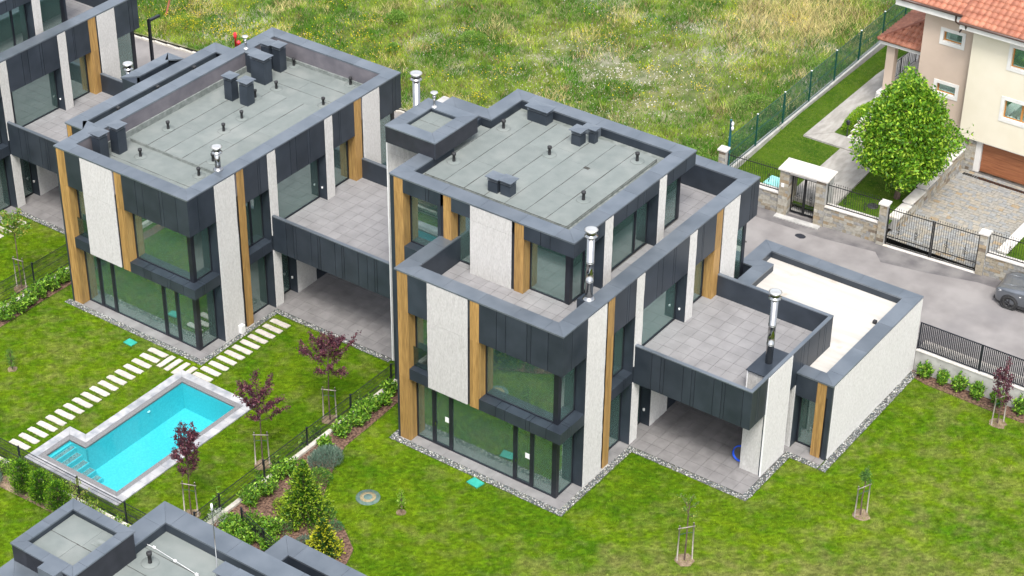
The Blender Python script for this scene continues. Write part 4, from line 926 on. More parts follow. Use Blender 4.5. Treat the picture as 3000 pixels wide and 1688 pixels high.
def laurel(x, y, z, r, h, seed, label, col=LAU, n=None, leaf=.17, name='laurel_shrub', cat='shrub', group='cherry laurel shrubs', aspect=.36):
    rs = random.Random(seed); r *= 1.15; h *= 1.12; t = thing(name, label, cat, (x,y,z), 0, group); b = MB(); P = []; N = []
    ns = int(18+r*34)
    for i in range(ns):
        a = rs.uniform(0,6.28); rr = r*math.sqrt(rs.random()); hh = h*(1-.45*(rr/r)**2)*rs.uniform(.75,1.1); e = Vector((math.cos(a)*rr, math.sin(a)*rr, hh)); s = Vector((e.x*.3, e.y*.3, 0)); b.tube([s, e], [.012,.006], 4)
        for k in range(22):
            u = .2+.8*k/21; p = s.lerp(e, u); aa = k*2.4+rs.random(); P.append(tuple(p)); N.append((math.cos(aa)*.9, math.sin(aa)*.9, .35+.5*u))
    b.build('stems', bark, t); P = np.array(P); N = np.array(N); c = pal(len(P), *col, ph=.3); leaves('foliage', P, leaf, c, t, N=N, aspect=aspect, up=.2); return t
LAB = ['beside the pillar of the middle house','just below the topmost bush','opposite the second fence post','in the row between two fence posts','in the middle of the hedge row','next to the third fence post']
sp = [(-10.15,2.1,.38,.55),(-9.86,1.35,.30,.45),(-10.05,.8,.42,.6),(-9.98,.1,.45,.7),(-9.95,-.55,.42,.65),(-9.92,-1.4,.42,.75),(-9.95,-2.45,.3,.45),(-9.95,-4.7,.38,.75),(-10.15,-5.15,.36,.6),(-9.9,-6.2,.42,.8),(-10.0,-7.0,.42,.8),(-9.6,-8.6,.45,.7),(-8.9,-8.1,.45,.7),(-8.2,-7.95,.5,.75),(-8.5,-8.9,.42,.7),(-7.6,-8.6,.42,.6),(-4.4,-8.6,.4,.5),(-9.2,-8.9,.5,.7)]
for i, (x,y,r,h) in enumerate(sp):
    laurel(x,y,.0,r,h,100+i, 'glossy laurel bush, number %s from the middle house, along the mesh fence' % ['one','two','three','four','five','six','seven','eight','nine','ten','eleven','twelve','thirteen','fourteen','fifteen','sixteen','seventeen','eighteen'][i])
for i, (x,y,r,h) in enumerate([(-10.9,.9,.28,.5),(-10.9,-1.9,.32,.6),(-10.9,-2.6,.3,.55),(-10.9,-4.4,.32,.55),(-10.9,-5.5,.28,.5),(-10.9,-7.9,.3,.9)]):
    laurel(x,y,-1.48,r,h+1.15,150+i, 'laurel shoots rising behind the low wall on the pool side, ' + ['near the topmost fence post','left of the second post','just below the second post','beside the spruce top','beside the round dusty cover','by the fence corner'][i])
for i, (x,y,r,h) in enumerate([(7.74,16.72,.42,.75),(8.61,16.7,.30,.75),(9.41,16.68,.40,.85),(10.22,16.66,.40,.8),(11.2,16.72,.42,.8),(12.2,16.7,.45,.9)]):
    laurel(x,y,0,r*.78,h*.88,170+i, ['round laurel bush nearest the garage corner','slim laurel bush, second along the concrete wall','broad laurel bush, third along the concrete wall','laurel bush, fourth along the concrete wall','laurel bush half hidden left of the purple maple','laurel bush at the right picture edge'][i])
for i, (x,y,r,h) in enumerate([(-29.3,2.2,.35,.9),(-29.35,1.4,.35,.7),(-29.3,.65,.4,.75),(-29.3,-.1,.42,.8),(-29.25,-.85,.42,.8),(-29.2,-1.6,.45,.85),(-29.2,-2.4,.42,.8)]):
    laurel(x,y,-1.46,r,h,190+i, 'bright laurel bush at the far left edge, ' + ['touching the dark pillar','second from the dark pillar','third from the dark pillar','in front of the fence post','lower right of the staked tree','near the left picture edge','at the left picture edge'][i])
for i, (x,y,r,h) in enumerate([(-22.2,-10.4,.5,1.0),(-21.3,-10.5,.5,.9),(-20.6,-10.2,.4,.7),(-18.4,-10.05,.3,.9),(-16.0,-10.2,.5,.7),(-15.3,-10.35,.5,.65),(-14.5,-10.3,.5,.6),(-13.7,-10.4,.5,.6)]):
    laurel(x,y,-1.4,r,h,210+i, 'green bush below the pool, ' + ['at the left picture edge','left of the first cypress','against the first cypress','between the second and third cypress','right of the third cypress','under the thin sapling','right of the thin sapling','beside the lowest pool corner'][i], (LAU if i < 4 else ((.06,.18,.015),(.2,.36,.04),(.4,.5,.08))), leaf=.11, group='bushes below the pool')
# lavender, euonymus, small shrubs
def mound(name, label, cat, x, y, z, r, h, col, n, leaf, aspect, up, seed=0, ry=None):
    t = thing(name, label, cat, (x,y,z)); ry = ry or r; a = rng.uniform(0,6.283,n); q = np.sqrt(rng.random(n)); X = np.cos(a)*q*r; Y = np.sin(a)*q*ry; top = h*np.sqrt(np.clip(1-q**2*.85,0,1))*rng.uniform(.8,1.1,n); Z = top*rng.random(n)**.35
    P = np.stack([X,Y,Z],-1); N = np.stack([X/r*.7, Y/ry*.7, np.full(n, up)],-1); leaves('foliage', P, leaf, pal(n, *col, ph=.2), t, N=N, aspect=aspect)
    b = MB(); 
    for i in range(6): b.tube([(0,0,0),(random.uniform(-.5,.5)*r, random.uniform(-.5,.5)*ry, h*.6)], [.012,.006], 4)
    b.build('stems', bark, t); return t
LAV = ((.09,.16,.12),(.17,.26,.19),(.26,.34,.27))
mound('lavender', 'grey-green lavender mound upper in the planting bed', 'shrub', -9.25,-3.25,0,.62,.6,LAV,2600,.20,.10,1.4,ry=.75)
mound('euonymus_shrub', 'dense small-leaved bush below the lavender in the bed', 'shrub', -8.75,-4.3,0,.55,.55,((.04,.14,.02),(.10,.24,.03),(.3,.4,.05)),2400,.06,.5,.6)
mound('lavender', 'grey-green lavender at the left edge beside the first cypress', 'shrub', -20.9,-11.25,-1.4,.7,.6,LAV,2200,.2,.1,1.4)
mound('juniper', 'low green spreading juniper right of the spruce', 'shrub', -7.2,-5.9,0,.5,.3,((.05,.16,.03),(.12,.26,.05),(.2,.36,.08)),900,.12,.2,.5)
mound('small_shrub', 'small yellow-green shrub left of the spruce foot', 'shrub', -8.9,-6.4,0,.35,.4,((.1,.2,.02),(.22,.32,.04),(.5,.5,.05)),600,.08,.4,.6)
mound('small_shrub', 'small grey-green shrub below the spruce', 'shrub', -6.7,-7.6,0,.35,.3,LAV,500,.09,.3,.8)
mound('small_shrub', 'low twiggy shrub between spruce and bottom roof', 'shrub', -7.9,-7.5,0,.4,.4,((.06,.15,.05),(.12,.22,.08),(.2,.3,.12)),600,.08,.3,.8)
mound('olive_shrub', 'silvery twiggy olive-like shrub at the fence corner', 'shrub', -10.0,-8.9,0,.45,1.0,((.28,.33,.27),(.45,.5,.42),(.6,.62,.55)),520,.11,.22,.8)
mound('small_shrub', 'small green shrub right of the yellow conifer top', 'shrub', -6.3,-6.2,0,.3,.35,((.04,.14,.05),(.08,.22,.08),(.14,.3,.1)),450,.08,.3,.6)
def conifer(name, label, x, y, z, r, h, cd, ct, seed, nl=16, n_b=22, leaf=.13, power=1.0, group=None, dense=16, cat='tree', droop=.15, upright=0):
    rs = random.Random(seed); t = thing(name, label, cat, (x,y,z), 0, group); b = MB(); b.tube([(0,0,0),(0,0,h*.95)], [.05,.01], 7); P = []; C = []; N = []
    for l in range(nl):
        u = (l+.5)/nl; zz = h*(.03+.92*u); R_ = r*(1-u**power)*1.0+.05; nb = max(5, int(n_b*(1-u)+5))
        for i in range(nb):
            a = rs.uniform(0,6.28); L_ = R_*rs.uniform(.72,1.12); e = Vector((math.cos(a)*L_, math.sin(a)*L_, zz-droop*L_+upright*L_)); 
            if i % 2 == 0: b.tube([(0,0,zz),tuple(e)], [.012,.004], 4)
            for k in range(dense):
                w = k/(dense-1); p = Vector((0,0,zz)).lerp(e, .25+.75*w); off = .13*L_*(1.2-w)+.03
                P.append((p.x+rs.gauss(0,off*.6), p.y+rs.gauss(0,off*.6), p.z+rs.gauss(0,.04))); f = rs.random(); tip = w > .72
                c = (ct if tip and f < .8 else cd); q_ = rs.uniform(.75,1.2); C.append((c[0]*q_, c[1]*q_, c[2]*q_)); N.append((math.cos(a), math.sin(a), .5+upright*2))
    b.build('trunk', bark, t); P = P+[(p[0]+rs.gauss(0,.05), p[1]+rs.gauss(0,.05), p[2]+rs.gauss(0,.05)) for p in P]; C = C+[tuple(v*.8 for v in c) for c in C]; N = N+N; leaves('crown', np.array(P), leaf*1.25, np.array(C), t, N=np.array(N), aspect=.4); return t
conifer('spruce', 'largest green spruce with a pointed top in the planting bed', -7.75,-6.35,0,1.15,2.9,(.06,.17,.012),(.32,.47,.03),3,20,26,.10)
conifer('golden_conifer', 'smaller conifer with yellow shoot tips above the bottom roof', -5.75,-7.55,0,.78,1.75,(.05,.13,.02),(.55,.58,.03),4,12,20,.10)
CY = ((.05,.17,.012),(.22,.42,.02))
for i, (x,y,h) in enumerate([(-19.1,-10.75,1.75),(-18.05,-10.72,1.7),(-17.1,-10.68,1.55)]):
    conifer('cypress', ['tallest oval cypress left of the other two below the pool','middle oval cypress of the three below the pool','right oval cypress touching the bottom roof'][i], x,y,-1.4,.50,h,CY[0],CY[1],30+i,18,16,.07,power=3.2,group='oval cypresses',dense=12,droop=-.1,upright=.5)
# big broad-leaved tree of the beige villa
def bigtree():
    rs = random.Random(8); t = thing('persimmon_tree', 'large bright green broad-leaved tree in front of the beige villa', 'tree', (.95,27.3,1.55)); b = MB(); b.tube([(0,0,0),(.05,0,.6),(0,.05,1.2)], [.16,.12,.10], 10); tips = []
    c = Vector((-.05,.2,3.35)); Rx, Rz = 2.1, 2.55
    for i in range(64):
        a = i*2.4; u = (i+.5)/64; el = -0.85+u*2.35; 
        rr = Rx*math.cos(el)*(1 if el > -.2 else 1.0); pf = 1.06-.28*((math.sin(el)+1)/2)**2; e = c+Vector((math.cos(a)*rr*pf, math.sin(a)*rr*pf, Rz*math.sin(el)*(1.0 if el > 0 else .75)))*rs.uniform(.84,1.08); s = Vector((0,0,1.1+.9*u)); m_ = s.lerp(e,.5)+Vector((0,0,.15)); b.tube([s,m_,e], [.05,.03,.008], 5); tips += [(m_,e)]
        for k in range(4):
            q0 = m_.lerp(e, rs.uniform(.1,.9)); q1 = q0+Vector((rs.gauss(0,.4), rs.gauss(0,.4), rs.gauss(.1,.3))); b.tube([q0,q1], [.012,.004], 4); tips.append((q0,q1))
    b.build('trunk', bark, t); n = 17000; k = rng.integers(0, len(tips), n); A_ = np.array([s[0] for s in tips])[k]; B_ = np.array([s[1] for s in tips])[k]; u = rng.random((n,1)); P = A_*(1-u)+B_*u+rng.normal(size=(n,3))*.15
    m2 = 12000; th_ = rng.uniform(0,6.283,m2); ph_ = np.arcsin(rng.uniform(-.92,1,m2)); lump = (.74+.42*vnoise(th_*1.9, ph_*2.5, 1.0)+.18*vnoise(th_*4.1, ph_*5.3, 1.0)-.2*rng.random(m2)**2)*(1.0+.10*np.sin(3*th_+1.0)*np.cos(ph_)); hh_ = np.where(ph_ > 0, Rz*1.12, Rz*.85)
    tt = (np.sin(ph_)+1)/2; pr_ = 1.10-.30*tt**2.2; P2_ = np.stack([np.cos(th_)*np.cos(ph_)*Rx*lump*pr_, np.sin(th_)*np.cos(ph_)*Rx*lump*pr_, np.sin(ph_)*hh_*lump], -1)+np.array(c); P = np.concatenate([P, P2_]); n += m2
    C = pal(n, (.03,.11,.006), (.17,.36,.015), (.34,.50,.04), .25); leaves('crown', P, .20, C, t, up=.1, aspect=.46, droop=.6)
bigtree()

# ------------------------------------------------------------------ grass blades
def blades(name, X, Y, Z, h, w, C, label, lean=.5, per=1):
    n = len(X); a = rng.uniform(0,6.283,n); l = rng.normal(size=(n,2))*lean*h[:,None]; b = np.stack([X,Y,Z],-1); dx = np.stack([np.cos(a)*w/2, np.sin(a)*w/2, np.zeros(n)],-1)
    tip = b+np.stack([l[:,0], l[:,1], h],-1); V = np.stack([b-dx, b+dx, tip],1).reshape(-1,3); o = fastmesh(name, V, np.arange(3*n).reshape(-1,3), bladem, np.repeat(C,3,0)); tag(o, label, 'grass', kind='stuff'); return o
def inrect(X, Y, r): return (X > r[0]) & (X < r[1]) & (Y > r[2]) & (Y < r[3])
def inpoly(X, Y, poly):
    c = np.zeros(len(X), bool); n = len(poly)
    for i in range(n):
        x0,y0 = poly[i]; x1,y1 = poly[(i+1)%n]; k = ((y0 > Y) != (y1 > Y)) & (X < (x1-x0)*(Y-y0)/(y1-y0+1e-12)+x0); c ^= k
    return c
def lawncol(X, Y, dry, streak=0.0):
    n = len(X); d = fbm(X*1.0, Y*1.5, .5); f = vnoise(X, Y, 2.6); g = np.array((.062,.150,.004)); y = np.array((.165,.240,.008)); t = np.array((.25,.215,.09))
    U = X*.85+Y*.53; W2 = -X*.53+Y*.85; a = np.clip((d-.40)*.95+(f-.5)*.12+(vnoise(U*.25,W2,9)-.5)*.30+(vnoise(X,Y,8)-.5)*.25+.30+streak, 0, 1)[:,None]; c = g*(1-a)+y*a; k = np.clip(dry+(vnoise(X,Y,3.5)-.5)*.9+(vnoise(X,Y,.9)-.5)*.6, 0, 1)[:,None]*.55; c = c*(1-k)+t*k
    return c*rng.uniform(.62,1.38,(n,1))*(.70+.60*vnoise(X,Y,10.7))[:,None]
def lawn(name, x0, x1, y0, y1, z, dens, excl, label, dryf, poly=()):
    n = int((x1-x0)*(y1-y0)*dens); X = rng.uniform(x0,x1,n); Y = rng.uniform(y0,y1,n); k = np.ones(n, bool)
    for r in excl: k &= ~inrect(X,Y,r)
    for p in poly: k &= ~inpoly(X,Y,p)
    X, Y = X[k], Y[k]; n = len(X)
    xs = np.arange(x0, x1, .11); ys = np.arange(y0, y1, .11); GX, GY = np.meshgrid(xs, ys, indexing='ij'); fx, fy = GX.ravel(), GY.ravel()
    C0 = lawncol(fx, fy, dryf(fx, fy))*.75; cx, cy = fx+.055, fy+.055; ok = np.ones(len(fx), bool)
    for r in excl: ok &= ~((cx > r[0]-.055) & (cx < r[1]+.055) & (cy > r[2]-.055) & (cy < r[3]+.055))
    for p in poly: ok &= ~(inpoly(cx, cy, p) | inpoly(cx-.055, cy-.055, p) | inpoly(cx+.055, cy+.055, p))
    i, j = np.meshgrid(np.arange(len(xs)-1), np.arange(len(ys)-1), indexing='ij'); q = (i*len(ys)+j).ravel(); q = q[ok[q]]; F = np.stack([q, q+len(ys), q+len(ys)+1, q+1], -1)
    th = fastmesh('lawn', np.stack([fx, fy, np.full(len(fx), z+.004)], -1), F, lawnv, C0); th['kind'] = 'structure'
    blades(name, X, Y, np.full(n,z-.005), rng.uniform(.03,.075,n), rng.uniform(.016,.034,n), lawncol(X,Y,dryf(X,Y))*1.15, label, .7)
bedC = [(-10.4,3),(-10.4,-13.4),(-4.2,-13.4),(-4.4,-9.2),(-4.71,-7.44),(-5.0,-6.7),(-6.0,-6.0),(-7.3,-5.4),(-8.05,-4.86),(-8.5,-4.0),(-9.0,-2.9),(-9.38,-1.9),(-9.42,-.4),(-9.5,1.63),(-9.6,3)]
offr = lambda o, rs_: [(r[0]+o[0], r[1]+o[0], r[2]+o[1], r[3]+o[1]) for r in rs_]
exC = [(-8.33,.34,-.34,16),(.3,5.75,4.80,9),(5.4,7.42,8.33,17),(0,7.42,9,17),(7.1,30,16.42,17.2),(-3.95,-3.3,-.88,-.38)]
def dryC(X, Y): d = (X-6)*.53-Y*.85; return np.clip((d+2.2)/3.2, 0, 1)*np.clip((X+1)/4,0,1)*.9+.22*np.clip((X-4)/8,0,1)
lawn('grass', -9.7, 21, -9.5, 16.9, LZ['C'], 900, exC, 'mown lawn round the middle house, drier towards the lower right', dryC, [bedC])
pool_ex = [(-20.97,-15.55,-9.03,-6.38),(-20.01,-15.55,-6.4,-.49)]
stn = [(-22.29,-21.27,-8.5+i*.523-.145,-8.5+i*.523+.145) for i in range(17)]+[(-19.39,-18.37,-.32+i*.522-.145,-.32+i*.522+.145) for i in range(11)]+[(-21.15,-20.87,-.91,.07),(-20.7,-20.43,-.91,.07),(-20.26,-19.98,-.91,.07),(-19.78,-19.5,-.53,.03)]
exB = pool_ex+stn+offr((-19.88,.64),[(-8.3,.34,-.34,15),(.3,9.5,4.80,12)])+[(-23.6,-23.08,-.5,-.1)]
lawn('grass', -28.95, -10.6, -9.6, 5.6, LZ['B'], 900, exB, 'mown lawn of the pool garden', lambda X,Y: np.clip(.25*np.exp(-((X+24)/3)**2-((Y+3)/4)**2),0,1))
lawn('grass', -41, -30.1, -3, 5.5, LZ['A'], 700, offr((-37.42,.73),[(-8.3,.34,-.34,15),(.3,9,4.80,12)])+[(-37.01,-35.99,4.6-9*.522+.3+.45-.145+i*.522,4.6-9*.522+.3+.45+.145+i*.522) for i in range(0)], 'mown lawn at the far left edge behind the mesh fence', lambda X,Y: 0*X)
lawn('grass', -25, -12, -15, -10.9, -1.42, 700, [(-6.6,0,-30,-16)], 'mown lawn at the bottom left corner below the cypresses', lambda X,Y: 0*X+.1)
# wild field: taller tufts with flowers
def field():
    n = 430000; X = rng.uniform(-62, -6.95, n); Y = 22.95+rng.random(n)**1.15*42; 
    vis = (Y < 24.6+(X+58)*.62+7) ; X, Y = X[vis], Y[vis]; n = len(X); 
    bare = fbm(X, Y, .28); dist = np.exp(-(((X+18.5)/7)**2+((Y-31.5)/5)**2)); k = rng.random(n) > np.clip((bare-.45)*6+(vnoise(X,Y,2.3)-.5)*1.4, 0, .92)*np.clip(.0+1.6*dist,0,1); X, Y = X[k], Y[k]; n = len(X)
    a = fbm(X+50, Y, .45); b = vnoise(X, Y, 1.1)
    straw = np.clip(np.exp(-(((X+13.5)/3.6)**2+((Y-43.5)/4.5)**2))*1.3-.1+(vnoise(X,Y,.8)-.5)*.5, 0, .8); straw = np.maximum(straw, np.clip((fbm(X-80, Y+9, .5)-.60)*4,0,.5))
    g1 = np.array((.060,.165,.010)); g2 = np.array((.25,.34,.035)); s = np.array((.54,.46,.21)); r_ = np.array((.20,.13,.07))
    t = np.clip((a-.38)*3.2+(vnoise(X,Y,1.7)-.5)*.9,0,1)[:,None]; C = g1*(1-t)+g2*t; u = (rng.random(n) < straw)[:,None]; C = np.where(u, s, C); u = (rng.random(n) < np.clip((b-.68)*1.4,0,.35))[:,None]; C = np.where(u, r_, C)
    C = C*rng.uniform(.6,1.3,(n,1))*(.60+.70*vnoise(X,Y,3.1)+.45*vnoise(X,Y,7.3))[:,None]; h = rng.uniform(.10,.32,n)*(1+.9*straw)*(.7+.8*b); w = rng.uniform(.02,.045,n)
    blades('wild_grass', X, Y, fieldz(X,Y), h, w, C, 'wild meadow grass covering the field behind the houses', .55)
    # flowers
    def flowers(nm, lab, cen, num, col, sz=.05, hh=(.2,.5)):
        xs, ys = [], []
        for cx, cy, r, q in cen: xs.append(rng.normal(cx, r, q)); ys.append(rng.normal(cy, r, q))
        x = np.concatenate(xs); y = np.concatenate(ys); k = (y > 23) & (x < -7); x, y = x[k], y[k]; m = len(x); z = fieldz(x,y)+rng.uniform(*hh, m)
        o = leaves(nm, np.stack([x,y,z],-1), sz, np.array(col)*rng.uniform(.85,1.1,(m,1)), None, up=1.0, aspect=.9); tag(o, lab, 'wild flowers', kind='stuff')
    cen = [(rng.uniform(-55,-12), rng.uniform(24,46), rng.uniform(.3,1.1), int(rng.uniform(15,70))) for _ in range(95)]+[(-44,26,1.5,500),(-40.5,25.2,.6,300),(-38,25.5,1,260),(-35,27,1.5,250),(-31,27.5,1.3,220),(-50,27,2,400)]
    flowers('yellow_wildflowers', 'yellow wild flowers scattered through the field', cen, 0, (.80,.62,.02), .062)
    flowers('white_wildflowers', 'pale wild flowers scattered through the field', [(rng.uniform(-55,-10), rng.uniform(24,46), rng.uniform(.3,.8), int(rng.uniform(6,25))) for _ in range(40)], 0, (.75,.72,.70), .05)
    # pebbles on the bare patch
    n = 4500; x = rng.normal(-18.5,4,n); y = rng.normal(31.5,5,n); k = (y > 23.3) & (x < -7.2); x, y = x[k], y[k]; m = len(x); o = leaves('field_rubble', np.stack([x,y,fieldz(x,y)+.02],-1), .09, pal(m, (.38,.35,.30), (.58,.55,.50)), None, up=.1, aspect=.9, m=pebble_m); tag(o, 'pale stones and bare earth in the middle of the field', 'rubble', kind='stuff')
field()
wild = [('yellow flowering bush beside the red hydrant', -36.9,25.0,.9,1.0,1),('yellow flowering bush left of the leaning post', -43.2,24.5,1.0,1.0,1),('round green bush in the field behind the flat-roofed house', -27.5,31.5,.8,.6,0),('tall broad-leaved weed in the upper middle of the field', -33.0,31.5,.6,.7,0),
  ('leafy creeper bush in the corner behind the road railing', -7.4,25.2,.8,.9,0),('dense green shrub behind the white capped pillar', -9.3,25.0,1.3,.9,0),('green shrub against the green fence near the pillar', -7.8,27.6,.9,.9,0),('dark green bush halfway along the green fence', -8.2,37.5,1.2,.9,0),('low green bush left of the fence middle', -9.5,32.0,1.1,.7,0),('tuft of bright green grass in the middle field', -30.6,28.2,.4,.5,0),
  ('green creeper bush at the near end of the green fence', -7.3,29.6,.6,1.1,0), ('tall green bush near the top of the fence', -9.0,46.5,1.6,1.2,0),('dark bush in the field top', -14.0,49.5,1.6,1.1,0)]
for i, (lab, x, y, r, h, fl) in enumerate(wild):
    mound('wild_bush', lab, 'bush', x, y, float(fieldz(np.array(x),np.array(y))), r, h, ((.07,.19,.02),(.17,.31,.04),((.85,.68,.02) if fl else (.30,.44,.08))), 1500 if not fl else 2200, .09 if not fl else .075, .5, .7)
# ------------------------------------------------------------------ beige villa across the road
V = thing('villa', 'cream and beige villa with red clay roof and brown garage door', 'house', (0,33,1))
def vb(n, x0,x1,y0,y1,z0,z1,m,par=None): return box(n, x0,x1,y0-33,y1-33,z0-1,z1-1,m,par or V)
# cream block: openings cut by building round them
def wall_with_holes(n, x0, x1, y, z0, z1, holes, m, th=.3):
    xs = sorted({x0,x1,*[h[0] for h in holes],*[h[1] for h in holes]})
    b = MB()
    for i in range(len(xs)-1):
        cx = (xs[i]+xs[i+1])/2; hz_ = sorted([(h[2],h[3]) for h in holes if h[0] < cx < h[1]]); z = z0
        for a, c in hz_+[(z1,z1)]:
            if a > z: b.box(xs[i], xs[i+1], y-33, y-33+th, z-1, a-1)
            z = c
    return b.build(n, m, V)
CW = [(3.58,5.2,7.2,8.25),(3.58,5.4,4.45,5.45),(8.6,10.2,7.2,8.25),(8.6,10.2,4.45,5.45)]
wall_with_holes('cream_wall', 1.53, 12, 32.6, 2.82, 8.75, CW, cream)
vb('side_wall', 1.53, 1.83, 32.9, 40, 2.82, 8.7, cream); vb('wall_underside', 1.53, 12, 32.62, 33.0, 2.78, 2.82, whitep)
BW = [(-.18,.80,7.28,7.83),(-.18,.82,4.5,5.02)]
wall_with_holes('beige_wall', -1.25, 1.50, 33.1, 1.0, 8.8, BW, beige)
vb('side_wall', -1.25, -.95, 33.4, 42, 1.0, 8.8, beige)
vb('dark_room', -.9, 12, 34.2, 34.3, 1, 8.7, curtain)
def vwin(x0, x1, y, z0, z1, panes, blind=True):
    tr = .17; w = MB()
    for a in ((x0-tr,x1+tr,z0-tr,z0),(x0-tr,x1+tr,z1,z1+tr),(x0-tr,x0,z0,z1),(x1,x1+tr,z0,z1)): w.box(a[0],a[1],y-33-.03,y-33+.0,a[2]-1,a[3]-1)
    o = w.build('window_surround', whitep, V)
    f = MB(); F = .06
    for a in ((x0,x1,z0,z0+F),(x0,x1,z1-F,z1),(x0,x0+F,z0+F,z1-F),(x1-F,x1,z0+F,z1-F)): f.box(a[0],a[1],y-33+.14,y-33+.22,a[2]-1,a[3]-1)
    for k in range(1, panes): c = x0+(x1-x0)*k/panes; f.box(c-.05,c+.05,y-33+.14,y-33+.22,z0+F-1,z1-F-1)
    o = f.build('window', winwood, V)
    vb('window_sill', x0, x1, y-.02, y+.14, z0-.03, z0+.012, whitep)
    vb('pane', x0+.03, x1-.03, y+.17, y+.185, z0+.03, z1-.03, glass, o); vb('blind', x0, x1, y+.30, y+.31, z0+(z1-z0)*.35, z1, curtain, o)
    return o
for h in CW: vwin(h[0], h[1], 32.6, h[2], h[3], 2)
for h in BW: vwin(h[0], h[1], 33.1, h[2], h[3], 1)
t = thing('crockery', 'row of small pots on the sill behind the lower cream wall window', 'pots', (4.4,32.83,4.48))
for k in range(6): lathe('pot', [(.05,0),(.07,.08),(.05,.13)], whitepl if k % 2 else rubber, t, (-.7+.26*k,0,0), 9)
# eaves and gutters
vb('eave_board', 1.02, 12, 31.95, 32.6, 8.75, 9.0, whitep); vb('eave_board', -2.6, 1.0, 32.45, 33.1, 8.8, 9.12, whitep); vb('eave_board', -2.6, -1.25, 33.1, 42, 8.8, 9.12, whitep)
for a, b in (((1.0,31.88,9.08),(12,31.88,9.08)),((-2.7,32.38,9.2),(.98,32.38,9.2))): tube('gutter', [(a[0],a[1]-33,a[2]-1),(b[0],b[1]-33,b[2]-1)], .075, brownm, V, 8)
tube('downpipe', [(1.35,31.9-33,8.0),(1.35,32.0-33,7.75),(1.48,33.0-33,7.35),(1.50,33.02-33,7.1),(1.50,33.02-33,0)], .05, brownm, V, 8)
tube('downpipe', [(.6,32.4-33,8.15),(.6,32.45-33,7.8),(1.0,32.5-33,7.6),(1.0,32.1-33,7.5)], .05, brownm, V, 8)
# roof tiles, each one an object on a sloping plane
def rooftile_mesh(w, l):
    n = 6; v = []; 
    for j, (yy, dz) in enumerate(((0,.075),(l,.0))):
        for i in range(n+1):
            u = i/n; v.append((u*w*.97, yy, dz+.055*math.sin(u*math.pi)**2))
    f = [(i, i+1, n+2+i, n+1+i) for i in range(n)]
    b = len(v); v += [(0,0,-.02),(w*.97,0,-.02)]; f.append(tuple([b, b+1]+list(range(n, -1, -1)))); return mesh('roof_tile', v, f, clay, True)
def tiled(O, U, S, nu, ns, w, l, clip=None, knobs=True):
    """O origin (villa space), U unit along eave, S unit up slope"""
    key = ('rt', w, l); me = CACHE.get(key) or rooftile_mesh(w*1.0, l*1.12); CACHE[key] = me; Nn = U.cross(S); Mx = Matrix((U, S, Nn)).transposed()
    for j in range(ns):
        for i in range(nu):
            p = O+U*(w*i)+S*(l*j)
            if clip and not clip(p+U*w/2+S*l/2): continue
            o = bpy.data.objects.new('roof_tile', me); link(o, V, p); o.rotation_euler = Mx.to_euler()
            if knobs and (i+j*2) % 5 == 0: 
                k = lathe('snow_guard', [(.035,0),(.03,.05)], clayd, o, (0,0,0), 6); k.location = (w/2, l*.35, .05)
sl = R(24); Sy = Vector((0, math.cos(sl), math.sin(sl)))
tiled(Vector((1.0,31.9-33,8.12)), Vector((1,0,0)), Sy, 24, 8, .30, .36)
tiled(Vector((-2.75,32.4-33,8.24)), Vector((1,0,0)), Sy, 12, 6, .30, .36)
b = MB(); b.add([(1.0,-1.1,8.08),(12,-1.1,8.08),(12,6,11.24),(1,6,11.24)], [(0,1,2,3)]); b.add([(-2.75,-.6,8.2),(1.0,-.6,8.2),(1.0,6,11.14),(-2.75,6,11.14)], [(0,1,2,3)]); b.build('roof_deck', clayd, V)
# garage door and base
for k in range(6): vb('garage_door_panel', 2.72, 6.9, 33.0, 33.04, 1.03+k*.31, 1.03+k*.31+.300, garwood)
vb('garage_frame', 2.42, 2.70, 32.85, 33.1, 1, 2.82, whitep); vb('backing', 2.7, 12, 33.05, 33.2, 1, 2.82, darkg)
def rubble(parent, axis, a0, a1, z0, z1, pos, budget, th=.03, rowh=.155, out=-1):
    """rows of squared stones on a face; returns number built"""
    r = 0; n = 0; nr = max(1, round((z1-z0)/rowh)); rh = (z1-z0)/nr
    for j in range(nr):
        a = a0
        while a < a1-.02:
            l = random.choice((.2,.27,.34,.42,.5)); b_ = min(a+l, a1); 
            if a1-b_ < .12: b_ = a1
            m = random.choices(RS, (5,4,1.0,4,.7))[0]; d = round(random.choice((.0,.008,.016)),3); g = .006
            if axis == 'x': box('wall_stone', a+g, b_-g, pos-d, pos+th, z0+j*rh+g, z0+(j+1)*rh-g, m, parent)
            else: box('wall_stone', pos-th, pos+d, a+g, b_-g, z0+j*rh+g, z0+(j+1)*rh-g, m, parent)
            n += 1; a = b_
    return n
rubble(V, 'x', 1.55, 2.42, 0, 1.8, -.2, 0); vb('stone_backing', 1.5, 2.42, 32.84, 33.1, 1, 2.78, concrete)
# porch
vb('porch_floor', -3.75, -1.25, 34.0, 41, 2.4, 2.99, whitep)
for i in range(5):
    for j in range(12): vb('porch_tile', -3.7+i*.48+.004, -3.7+(i+1)*.48-.004, 34.05+j*.55+.004, 34.05+(j+1)*.55-.004, 2.99, 3.0, pale_slab)
vb('porch_pillar', -3.55, -3.1, 34.25, 34.65, 3.0, 5.75, beige); vb('porch_pillar', -3.55, -3.15, 38.4, 38.8, 3.0, 5.75, beige); vb('porch_pillar', -1.7, -1.25, 38.4, 38.8, 3.0, 5.75, beige)
vb('pillar_base', -3.65, -3.0, 34.1, 34.75, 2.85, 3.06, whitep)
vb('eave_board', -3.85, -1.25, 33.95, 34.3, 5.72, 5.98, whitep); vb('eave_board', -3.85, -3.5, 34.3, 41, 5.72, 5.98, whitep); vb('porch_ceiling', -3.5, -1.25, 34.3, 41, 5.75, 5.8, whitep)
